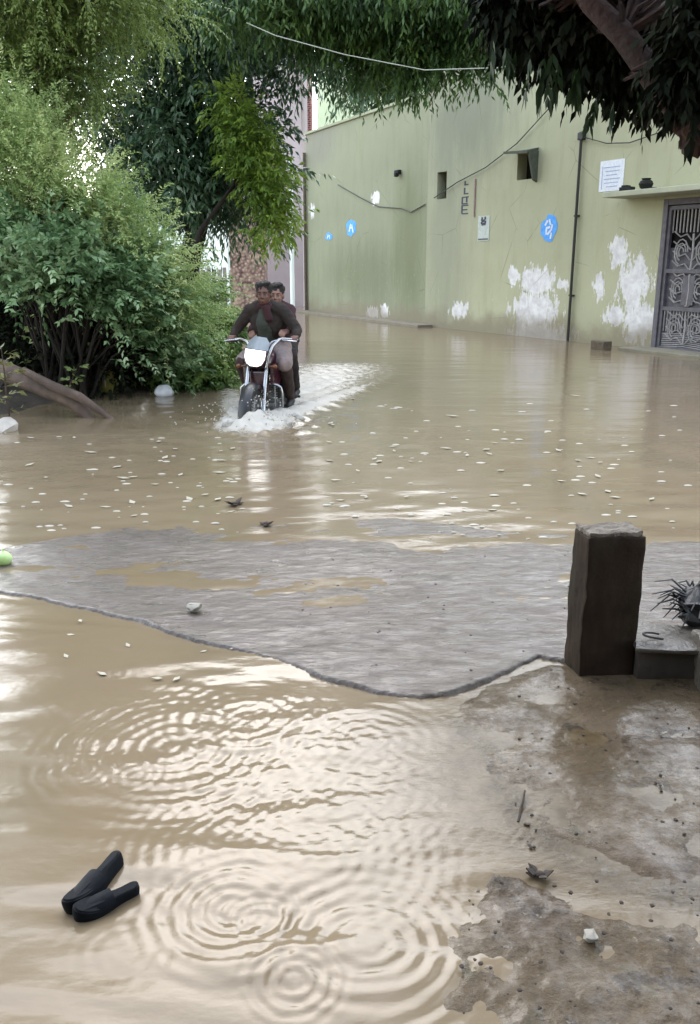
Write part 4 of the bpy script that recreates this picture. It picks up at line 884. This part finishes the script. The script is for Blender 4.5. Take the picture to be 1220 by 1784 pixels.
J = dict(pelvis=(0, .17, .93), belly=(0, .10, 1.06), chest=(.0, .0, 1.22), neck=(.0, -.055, 1.385), head=(.0, -.105, 1.495),
         shL=(.175, -.02, 1.325), elL=(.325, -.03, 1.135), wrL=(.335, -.125, 1.075), shR=(-.175, -.02, 1.325), elR=(-.335, -.02, 1.13), wrR=(-.335, -.115, 1.07),
         hipL=(.09, .15, .92), knL=(.235, -.22, .80), anL=(.215, .06, .42), toeL=(.235, -.10, .355), hipR=(-.09, .15, .92), knR=(-.215, -.24, .80), anR=(-.205, .05, .43), toeR=(-.225, -.10, .36))
# arms
def sleeves(J, r=1.0, cuff=.93):
    o = []
    for k in 'LR':
        w_ = V(J['el'+k]).lerp(V(J['wr'+k]), cuff); o += [(J['neck'], J['sh'+k], .070*r, .073*r), (J['sh'+k], J['el'+k], .070*r, .056*r), (J['el'+k], w_, .055*r, .040*r)]
    return o
ha = dict(L=((0, -1, -.10), (0, -.1, 1), (-1, 0, 0)), R=((0, -1, -.10), (0, -.1, 1), (1, 0, 0)))
m_jack = simple('dark_brown_jacket', (.034, .022, .018), (.016, .012, .010), 7, .9, bump=.5, bd=.008)
m_grey = simple('dull_green_grey_shirt', (.05, .058, .048), (.03, .035, .028), 7, .9, bump=.4)
m_scarf = simple('maroon_scarf', (.042, .012, .016), (.025, .008, .010), 10, .9, bump=.5)
m_kurta = simple('pale_pink_cloth', (.27, .215, .21), (.20, .155, .15), 6, .9, bump=.4)
m_trou = simple('brown_trousers', (.045, .025, .022), (.025, .015, .013), 6, .9, bump=.4)
torso = lambda J, r=1.0: [(J['belly'], J['chest'], .132*r, .142*r), (J['chest'], J['neck'], .125*r, .072*r)]
trou = lambda J, r=1.: sum([[(J['pelvis'], J['hip'+k], .14*r, .105*r), (J['hip'+k], J['kn'+k], .106*r, .076*r), (J['kn'+k], V(J['kn'+k]).lerp(V(J['an'+k]), .93), .074*r, .058*r)] for k in 'LR'], [])
shoes = lambda J: sum([[(V(J['an'+k])+V((0, .03, -.04)), V(J['toe'+k]), .046, .036)] for k in 'LR'], [])
front = lambda J, dx: [(V(J['belly'])+V((dx, -.055, -.04)), V(J['chest'])+V((dx, -.055, .0)), .10, .10), (V(J['chest'])+V((dx, -.055, 0)), V(J['neck'])+V((dx*.5, -.03, -.05)), .10, .055)]
person('rider in a dark brown jacket and maroon scarf gripping the handlebar of the motorcycle', J, skin, ha, (0.06, -1, 0), [
    ('jacket', torso(J)+sleeves(J), [(J['chest'], (.185, .125, .16)), (V(J['belly'])+V((0, .02, -.05)), (.16, .14, .12))], m_jack, .012),
    ('shirt', front(J, -.01), [], m_grey, .008),
    ('scarf', [(V(J['neck'])+V((-.05, -.045, -.01)), V(J['neck'])+V((.05, -.045, -.01)), .036, .036), (V(J['neck'])+V((.02, -.09, -.03)), V(J['chest'])+V((.05, -.13, .03)), .038, .045)], [(V(J['neck'])+V((0, -.01, -.005)), (.082, .075, .035))], m_scarf, .010),
    ('trousers', trou(J), [], m_trou, .012),
    ('kurta', [(J['pelvis'], V(J['hipL'])+V((0, 0, .02)), .155, .122), (V(J['hipL'])+V((0, 0, .01)), V(J['knL'])+V((0, -.01, .012)), .12, .088), (J['pelvis'], J['hipR'], .155, .122), (V(J['hipR'])+V((0, 0, .01)), V(J['hipR']).lerp(V(J['knR']), .93)+V((0, 0, .01)), .118, .084)], [], m_kurta, .014),
    ('shoe', shoes(J)[:1], [], m_black, .002), ('shoe', shoes(J)[1:], [], m_black, .002)], None)
DX = -.03
J2 = dict(pelvis=(.02, .53, .98), belly=(.0, .48, 1.09), chest=(.0, .40, 1.22), neck=(.02, .32, 1.37), head=(.03, .275, 1.47),
          shL=(.155, .35, 1.31), elL=(.215, .20, 1.12), wrL=(.215, .0, 1.115), shR=(-.115, .36, 1.345), elR=(-.20, .20, 1.15), wrR=(-.185, .02, 1.10),
          hipL=(.11, .50, .97), knL=(.215, .12, .84), anL=(.195, .40, .47), toeL=(.22, .24, .41), hipR=(-.07, .50, .97), knR=(-.25, .12, .84), anR=(-.215, .40, .47), toeR=(-.235, .24, .41))
ha2 = dict(L=((-.35, -1, -.1), (.2, 0, 1), (-.8, .2, .5)), R=((.35, -1, -.1), (-.2, 0, 1), (.8, .2, .5)))
m_sh2 = simple('plum_shirt', (.055, .022, .027), (.035, .015, .018), 8, .9, bump=.4); m_tr2 = simple('dark_trousers', (.022, .015, .014), (.014, .010, .010), 6, .9)
person('pillion passenger in a plum shirt peering over the shoulder of the rider in front', J2, skin2, ha2, (.15, -1, 0), [
    ('shirt', torso(J2)+sleeves(J2, .97), [(J2['chest'], (.18, .12, .16)), (V(J2['belly'])+V((0, .02, -.05)), (.155, .14, .12))], m_sh2, .010),
    ('trousers', trou(J2, .97), [], m_tr2, .010), ('shoe', shoes(J2)[:1], [], m_black, .002), ('shoe', shoes(J2)[1:], [], m_black, .002)], None)
# ================================================================ splash
def splash():
    fp = G(441, 735); r = random.Random(3); b = MB()
    for k in range(34):
        a = r.uniform(0, 6.28); q = r.random()**.6*.42; p = fp+Vector((math.cos(a)*q*1.15, math.sin(a)*q*1.0+.05, r.uniform(-.02, .035)))
        s = r.uniform(.03, .075)*(1.15-q); b.sph(p, (s*1.4, s*1.2, s*r.uniform(.6, 1.3)), 10)
    for s_, tip in ((1, G(640, 672)), (-1, G(392, 672))):
        for k in range(34):
            t = r.random()**1.3; p = (fp+Vector((.08*s_, -.1, 0))).lerp(tip, t)+Vector((r.uniform(-.07, .07), r.uniform(-.1, .1), 0)); s = r.uniform(.02, .06)*(1.1-t); b.sph(p+Vector((0, 0, .06*(1-t)*r.random())), (s*1.5, s*1.3, s*.9), 8)
    b.jitter(.03, 22, 2); me = b.mesh('t'); o = bpy.data.objects.new('t', me); col.objects.link(o)
    m = o.modifiers.new('r', 'REMESH'); m.mode = 'VOXEL'; m.voxel_size = .011; s = o.modifiers.new('s', 'SMOOTH'); s.iterations = 2
    me2 = bpy.data.meshes.new_from_object(o.evaluated_get(bpy.context.evaluated_depsgraph_get())); bpy.data.objects.remove(o)
    n = NT('churned_foam'); n.P(base=n.ramp(n.noise(14, 5, .7), [(.35, (.22, .19, .15)), (.55, (.48, .46, .43))]), rough=.35, ior=1.33); n.bump(n.noise(40, 4, .7), .8, .02)
    link('splash', me2, n.m, smooth=True); o = bpy.data.objects['splash']; tag(o, 'white churned water thrown up round the motorcycle front wheel', 'splash', kind='stuff')
    # droplets
    b = MB()
    for k in range(420):
        a = r.uniform(0, 6.28); q = abs(r.gauss(0, .38)); zz = r.random()**2*.34*max(.1, 1-q)
        p = fp+Vector((math.cos(a)*q, math.sin(a)*q*.8, .02+zz)); bmesh.ops.create_icosphere(b.b, subdivisions=1, radius=r.uniform(.003, .010), matrix=Matrix.Translation(p))
    o = b.build('spray', n.m, smooth=True); tag(o, 'fine droplets flying from the motorcycle front wheel', 'spray', kind='stuff')
splash()
# ================================================================ foreground: post, low wall, bundle
m_post = NT('wet_concrete_post'); c = m_post.ramp(m_post.noise(6, 6, .65), [(.3, (.012, .007, .004)), (.7, (.032, .020, .013))]); c = m_post.mix(m_post.mr(m_post.noise(3, 4, vec=m_post.map((1.6, 1.6, .35))), .5, .7, 0, .6), c, (.030, .030, .020))
m_post.P(base=c, rough=.65, spec=.15); m_post.bump(m_post.noise(26, 6, .7), .6, .008); m_post = m_post.m
pb = G(1008, 1182); pr = G(1108, 1176); pl = G(994, 1146)
ang = math.atan2(pr.y-pb.y, pr.x-pb.x); W1 = (pr-pb).length*.96; D1 = .15
ztop = None
d_ = ray(1020, 925); t_ = pb.y/d_.y; ztop = CH+d_.z*t_-.03
print('POST', pb, pr, pl, W1, ztop, ang)
R2 = Matrix.Rotation(ang, 4, 'Z'); 
post = empty('gate_post', pb, ang, label='square dark wet concrete post standing in the shallow water at the right', cat='post')
b = MB(); b.box((W1/2, D1/2, ztop/2-.1), (W1, D1, ztop+.2), bev=.008)
bmesh.ops.subdivide_edges(b.b, edges=b.b.edges[:], cuts=16, use_grid_fill=True); b.jitter(.005, 34, 4); b.jitter(.006, 9, 14); sh = b.build('shaft', m_post, post, smooth=True)
b = MB(); b.box((W1/2, D1/2, ztop+.006), (W1*.94, D1*.92, .02), bev=.006); bmesh.ops.subdivide_edges(b.b, edges=b.b.edges[:], cuts=6, use_grid_fill=True); b.jitter(.009, 30, 9)
b.build('broken_top', simple('pale_mortar', (.20, .17, .14), (.06, .045, .03), 24, .7, bump=.9, bd=.01), post)
# low kerb wall behind the post on the right
m_kerb = simple('dark_wet_plaster', (.045, .034, .026), (.022, .017, .013), 7, .6, bump=.6, bd=.01)
m_kerbt = simple('pale_wet_mortar', (.11, .095, .08), (.045, .038, .03), 16, .35, bump=.8, bd=.01)
k0 = G(1108, 1185); kz = .12
kw = empty('low_wall', k0, R(-3), label='low dark plastered kerb wall joining the post to the right edge', cat='wall')
b = MB(); b.box((.55, .11, kz/2-.05), (1.1, .20, kz+.1), bev=.01); bmesh.ops.subdivide_edges(b.b, edges=b.b.edges[:], cuts=7, use_grid_fill=True); b.jitter(.01, 14, 2); b.build('base', m_kerb, kw, smooth=True)
b = MB(); b.box((.55, .10, kz+.008), (1.12, .235, .022), bev=.006); bmesh.ops.subdivide_edges(b.b, edges=b.b.edges[:], cuts=8, use_grid_fill=True); b.jitter(.014, 22, 7); b.build('capping', m_kerbt, kw, smooth=True)
cb = MB(); cb.box((.03, 0, .06), (.28, .20, .26), bev=.02); bmesh.ops.subdivide_edges(cb.b, edges=cb.b.edges[:], cuts=5, use_grid_fill=True); cb.jitter(.012, 16, 8); o = cb.build('concrete_block', m_kerbt, smooth=True)
p = G(1238, 1196); place(o, (p.x+.06, p.y+.02, -.01), R(-6)); tag(o, 'greenish wet concrete block at the right edge against the low wall', 'block')
# black tangled bundle
def bundle():
    c = D(1222, 1035, k0.y+.22); r = random.Random(11); t = empty('rag_bundle', (c.x, c.y, kz+.03), label='black tangled bundle of plastic strands lying on the low wall at the right edge', cat='bundle'); b = MB()
    b.sph((0, 0, .05), (.085, .07, .075), 18); b.sph((.05, .02, .09), (.07, .06, .06), 14); b.sph((-.05, -.01, .025), (.05, .04, .035), 14); b.jitter(.05, 18, 3); b.build('plastic', m_black, t)
    b = MB()
    for k in range(26):
        a = r.uniform(1.7, 4.6); l = r.uniform(.07, .15); p0 = Vector((math.cos(a)*.05, math.sin(a)*.04, r.uniform(.02, .1))); q = p0+Vector((math.cos(a)*l, math.sin(a)*l*.6, r.uniform(-.06, .05)))
        b.tube([p0, p0.lerp(q, .5)+Vector((0, 0, r.uniform(.0, .05))), q], [.005, .004, .002], 5)
    b.build('strands', m_black, t)
bundle()
p = D(1130, 1085, k0.y+.05); b = MB(); b.tube([(math.cos(a)*.045, math.sin(a)*.025, .004+.018*math.sin(a*.5)) for a in [k*.35 for k in range(3, 16)]], .004, 6); o = b.build('wire_loop', m_cable); o.location = (p.x+.03, k0.y+.05, kz+.022); tag(o, 'thin dark wire loop on top of the low wall beside the post', 'wire')
# ================================================================ the pair of black slippers afloat
m_slip = simple('wet_black_rubber', (.006, .008, .012), (.003, .004, .006), 20, .6, bump=.3, spec=.12)
m_slip_in = simple('grey_insole', (.02, .021, .024), (.010, .011, .012), 20, .8, bump=.3, spec=.1)
def slipper(toe, heel, label, roll, w_=.088, lift=.02):
    a, h = G(*toe), G(*heel); L = (h-a).length; t = empty('slipper', a, math.atan2(h.y-a.y, h.x-a.x), label=label, cat='slipper', group=None)
    def out(z, k, inset=0):
        pts = []
        for j in range(36):
            a = 2*math.pi*j/36; x = .5-.5*math.cos(a); wd = (.50-.13*x+.10*math.sin(x*6.5))*abs(math.sin(a))**.62*(1 if a < math.pi else -1)
            pts.append(Vector(((inset+x*(1-2*inset))*L, wd*w_*k, z+.018*(abs(x-.5)*2)**2*(1 if x < .5 else .5))))
        return pts
    b = MB(); b.loft([out(-.012, .9, .01), out(0, 1.02), out(.016, 1.02), out(.024, .94, .01)]); o = b.build('sole', m_slip, t, smooth=True)
    b = MB(); b.loft([out(.0245, .86, .03), out(.0275, .82, .04)]); b.build('insole', m_slip_in, t, smooth=True)
    rg = []                                                     # closed upper over the front half
    for k in range(11):
        f = k/10; x = .02+.56*f; hw_ = w_*(.10+.42*math.sin(min(1, f*2.2)*1.45)); hh = .012+.013*math.sin(f*1.5)
        arc = [Vector((x*L, math.cos(q)*hw_, .018+math.sin(q)*hh)) for q in [math.pi*j/8 for j in range(9)]]; rg.append(arc+[Vector((x*L, math.cos(q)*hw_*.9, .016+math.sin(q)*hh*.88)) for q in [math.pi*(8-j)/8 for j in range(9)]])
    b = MB(); b.loft(rg); b.build('upper', m_slip, t, smooth=True)
    t.rotation_mode = 'XYZ'; t.rotation_euler = (R(roll), R(-lift*180), t.rotation_euler.z); t.location.z = -.006
slipper((120, 1594), (214, 1506), 'upper of two black slippers floating toes together, riding high on the water', -12, .062, .03)
slipper((128, 1602), (242, 1552), 'lower of two black slippers floating toes together, half sunk by the rings', 10, .056, .004)
# ================================================================ small floating and lying things
def stone(px, py, r, label, mat, name='stone', z=0., sq=.6, seed=1, cat='stone'):
    o = rock(r, seed, sq, mat, name); p = G(px, py); o.location = (p.x, p.y, z); o.rotation_euler = (0, 0, seed); return tag(o, label, cat)
m_st = simple('pale_stone', (.30, .29, .25), (.2, .18, .15), 20, .6, bump=.5); m_stw = simple('white_chalky_stone', (.5, .46, .42), (.36, .32, .28), 12, .7, bump=.5)
m_clod = simple('dark_clod', (.05, .035, .025), (.025, .018, .014), 30, .8, bump=.7)
stone(340, 1068, .030, 'round pale stone on the wet concrete slab', m_st, z=.03, seed=3)
stone(8, 750, .13, 'cream coloured rock in the water at the left edge', m_stw, 'rock', z=.03, seed=5, cat='rock')
stone(1028, 1640, .018, 'small pale stone on the mud ledge at the bottom right', m_st, z=.014, seed=7)
def mk_lime():
    b = MB(); b.sph((0, 0, 0), (.05, .045, .04), 18); b.tube([(0, 0, .035), (.01, 0, .055)], .006, 6); b.jitter(.006, 20, 2); o = b.build('green_fruit', simple('lime_green_skin', (.42, .62, .22), (.50, .66, .34), 12, .4), smooth=True); o.location = G(6, 982)+Vector((0, 0, .028)); tag(o, 'pale lime green fruit lying at the left tip of the slab', 'fruit')
mk_lime()
def leafclump(px, py, s, label, seed):
    r = random.Random(seed); b = MB()
    for k in range(5):
        a = r.uniform(0, 6.28); d = Vector((math.cos(a), math.sin(a), r.uniform(.1, .7)))*s; n_ = Vector((-d.y, d.x, 0)).normalized()*s*.35
        b.prism([(0, 0, .004), d*.5+n_, d, d*.5-n_], (0, 0, .004))
    b.sph((0, 0, .008), (s*.4, s*.35, s*.25), 10); o = b.build('leaf_clump', m_clod); o.location = G(px, py); tag(o, label, 'leaves'); return o
leafclump(409, 880, .065, 'dark leaf clump sticking up from the water behind the slab', 1)
leafclump(463, 915, .05, 'flat dark leaf scrap floating at the back edge of the slab', 4)
leafclump(940, 1528, .035, 'dark clod caught in the crack of the mud ledge', 6)
leafclump(925, 1140, .02, 'small dark leaf at the front edge of the slab', 7)
# twig and stakes
def stick(p, q, r0, r1, label, mat, name='stick', kink=.02, cat='stick'):
    p, q = Vector(p), Vector(q); b = MB(); n_ = 6; pts = [p.lerp(q, k/n_)+Vector((random.uniform(-1, 1), random.uniform(-1, 1), random.uniform(-1, 1)))*kink*(0 < k < n_) for k in range(n_+1)]
    c = pts[0].copy(); b.tube([x-c for x in pts], [r0+(r1-r0)*k/n_ for k in range(n_+1)], 8); o = b.build(name, mat, smooth=True); o.location = c; return tag(o, label, cat)
stick(G(903, 1432), G(914, 1388)+Vector((0, 0, .02)), .004, .003, 'short dark twig sticking out of the trickle in front of the post', m_clod, kink=.002)
m_bleach = simple('bleached_wood', (.42, .37, .32), (.25, .21, .18), 18, .8, bump=.6)
g0 = G(216, 682); stick(g0+Vector((0, 0, -.05)), D(205, 572, g0.y+.05), .028, .020, 'bleached wooden stake standing in the bank by the hollow', m_bleach)
g1 = G(276, 675); stick(g1, D(222, 640, g1.y+.2), .016, .010, 'thin branch leaning from the water against the stake', m_bleach)
stick(G(182, 690)+Vector((0, .05, .1)), D(176, 575, G(182, 690).y+.3), .012, .008, 'thin dry stem leaning left of the bleached stake', m_bleach)
# fallen trunk
m_log = NT('fallen_trunk_bark'); c = m_log.ramp(m_log.noise(5, 5, .6, vec=m_log.map((1, 1, 1))), [(.3, (.045, .030, .023)), (.55, (.10, .068, .052)), (.75, (.18, .135, .105))]); m_log.P(base=c, rough=.8); m_log.bump(m_log.noise(9, 6, .7), .8, .02); m_log = m_log.m
e0 = G(196, 728); e1 = G(-30, 690)+Vector((0, .2, 0)); top_ = D(20, 652, e1.y)
lg = empty('fallen_trunk', e0, label='fallen pinkish brown tree trunk sloping into the water from the left bank', cat='trunk')
b = MB(); P0 = [Vector((-.15, .0, -.10)), D(130, 700, e0.y+.1)-e0, D(60, 668, e0.y+.3)-e0, D(0, 645, e0.y+.5)-e0, D(-90, 610, e0.y+.8)-e0]
b.tube(P0, [.04, .085, .10, .115, .13], 18); b.jitter(.03, 6, 2); b.build('trunk', m_log, lg, smooth=True)
b = MB(); b.tube([Vector((0.02, -.03, -.02)), D(140, 692, e0.y-.02)-e0, D(90, 672, e0.y+.05)-e0, D(40, 645, e0.y+.2)-e0], [.028, .045, .05, .04], 10); b.jitter(.012, 12, 6); b.build('branch', m_log, lg, smooth=True)
# yellow bag-like bundle in the hollow, white plastic bag on the water
def sack(px, py, w_, h_, label, mat, name, seed, tied=True, cat='bag'):
    p = G(px, py); b = MB(); pf = [(w_*.30, -.02), (w_*.5, .03), (w_*.52, h_*.30), (w_*.40, h_*.6), (w_*.22, h_*.82)]
    if tied: pf += [(w_*.08, h_*.88), (w_*.20, h_)]
    else: pf += [(w_*.05, h_*.92)]
    b.lathe(pf, 28); b.jitter(w_*.14, 7/w_*.35, seed); o = b.build(name, mat, sub=1); o.location = (p.x, p.y, -.01); return tag(o, label, cat)
sack(186, 684, .28, .52, 'tied yellow sack standing in the hollow under the bushes', simple('yellow_sack', (.36, .33, .07), (.2, .19, .05), 9, .7, bump=.6), 'sack', 4)
sack(286, 689, .24, .15, 'crumpled white plastic bag at the water edge', simple('white_plastic', (.80, .80, .82), (.55, .56, .6), 12, .35, bump=.6), 'plastic_bag', 9, tied=False)
# debris: countable dark pieces on the shallows, and pale flecks that paint glints on the water
def scatter(n_, region, mk, names):
    k = 0; r = random.Random(n_)
    while k < n_:
        px, py = r.uniform(region[0], region[2]), r.uniform(region[1], region[3]); o = mk(k, r); p = G(px, py); o.location = (p.x, p.y, names[2]-.002); o.rotation_euler = (0, 0, r.uniform(0, 6)); s = r.uniform(.5, 1.4); o.scale = (s, s, s); tag(o, names[0], names[1], names[3]); k += 1
prot = [rock(.0045, 30+i, .6, m_clod, 'pebble', 1).data for i in range(4)]
for o in [o for o in col.objects if o.name.startswith('pebble')]: bpy.data.objects.remove(o)
def mkpeb(k, r): o = bpy.data.objects.new('pebble', prot[k % 4]); col.objects.link(o); return o
scatter(70, (880, 1190, 1220, 1500), mkpeb, ('tiny dark pebble in the shallow water around the post', 'pebble', .006, 'dark pebbles in the shallows around the post'))
scatter(40, (800, 1540, 1220, 1784), mkpeb, ('tiny dark pebble on the mud ledge at the bottom right', 'pebble', .018, 'dark pebbles on the mud ledge'))
scatter(50, (520, 960, 1000, 1190), mkpeb, ('tiny dark pebble on the wet concrete slab', 'pebble', .036, 'dark pebbles on the slab'))
b = MB(); b.prism([(-.03, 0, 0), (-.005, .014, .001), (.03, 0, .004), (-.005, -.014, .001)], (0, 0, .001)); lme = b.mesh('glint_fleck'); lme.materials.append(simple('pale_glint', (.40, .37, .29), (.28, .25, .19), 40, .6))
def mkfleck(k, r): o = bpy.data.objects.new('glint_fleck', lme); col.objects.link(o); return o
def scat2(n_, reg, lab, grp, seed, smin=.8):
    r = random.Random(seed)
    for k in range(n_):
        px, py = r.uniform(reg[0], reg[2]), r.uniform(reg[1], reg[3]); o = mkfleck(k, r); p = G(px, py); o.location = (p.x, p.y, .006); o.rotation_euler = (0, 0, r.uniform(0, 6)); s = r.uniform(smin, smin*1.9)*(.35+p.y/8); o.scale = (s, s, s); tag(o, lab, 'leaf', grp)
scat2(36, (560, 690, 1140, 900), 'small pale fleck painting a glint on the open water in front of the green house', 'pale glint flecks before the house', 1)
scat2(26, (40, 760, 420, 900), 'small pale fleck painting a glint on the water left of the motorcycle wake', 'pale glint flecks on the left water', 2)
scat2(12, (20, 1080, 420, 1200), 'small pale fleck painting a glint in front of the left slab edge', 'pale glint flecks in front of the slab', 3, .6)

b = MB(); r = random.Random(21)  # flat pale flecks painting raindrop highlights on the water
for k in range(190):
    if r.random() < .62: px, py = r.uniform(540, 1200), 690+250*r.random()**.8
    else: px, py = r.uniform(0, 430), r.uniform(760, 930)
    p = G(px, py); s = r.uniform(.005, .020)*(.3+p.y/7); rr = s*r.uniform(.5, 1)
    bmesh.ops.create_cone(b.b, cap_ends=True, segments=8, radius1=s, radius2=s*.6, depth=.004, matrix=Matrix.Translation(p+Vector((0, 0, .004))) @ Matrix.Diagonal((1.6, .8, 1, 1)))
o = b.build('rain_glints', simple('pale_rain_glint', (.46, .43, .36), (.34, .31, .25), 30, .5)); tag(o, 'pale flecks painting raindrop highlights over the flood water', 'foam', kind='stuff')
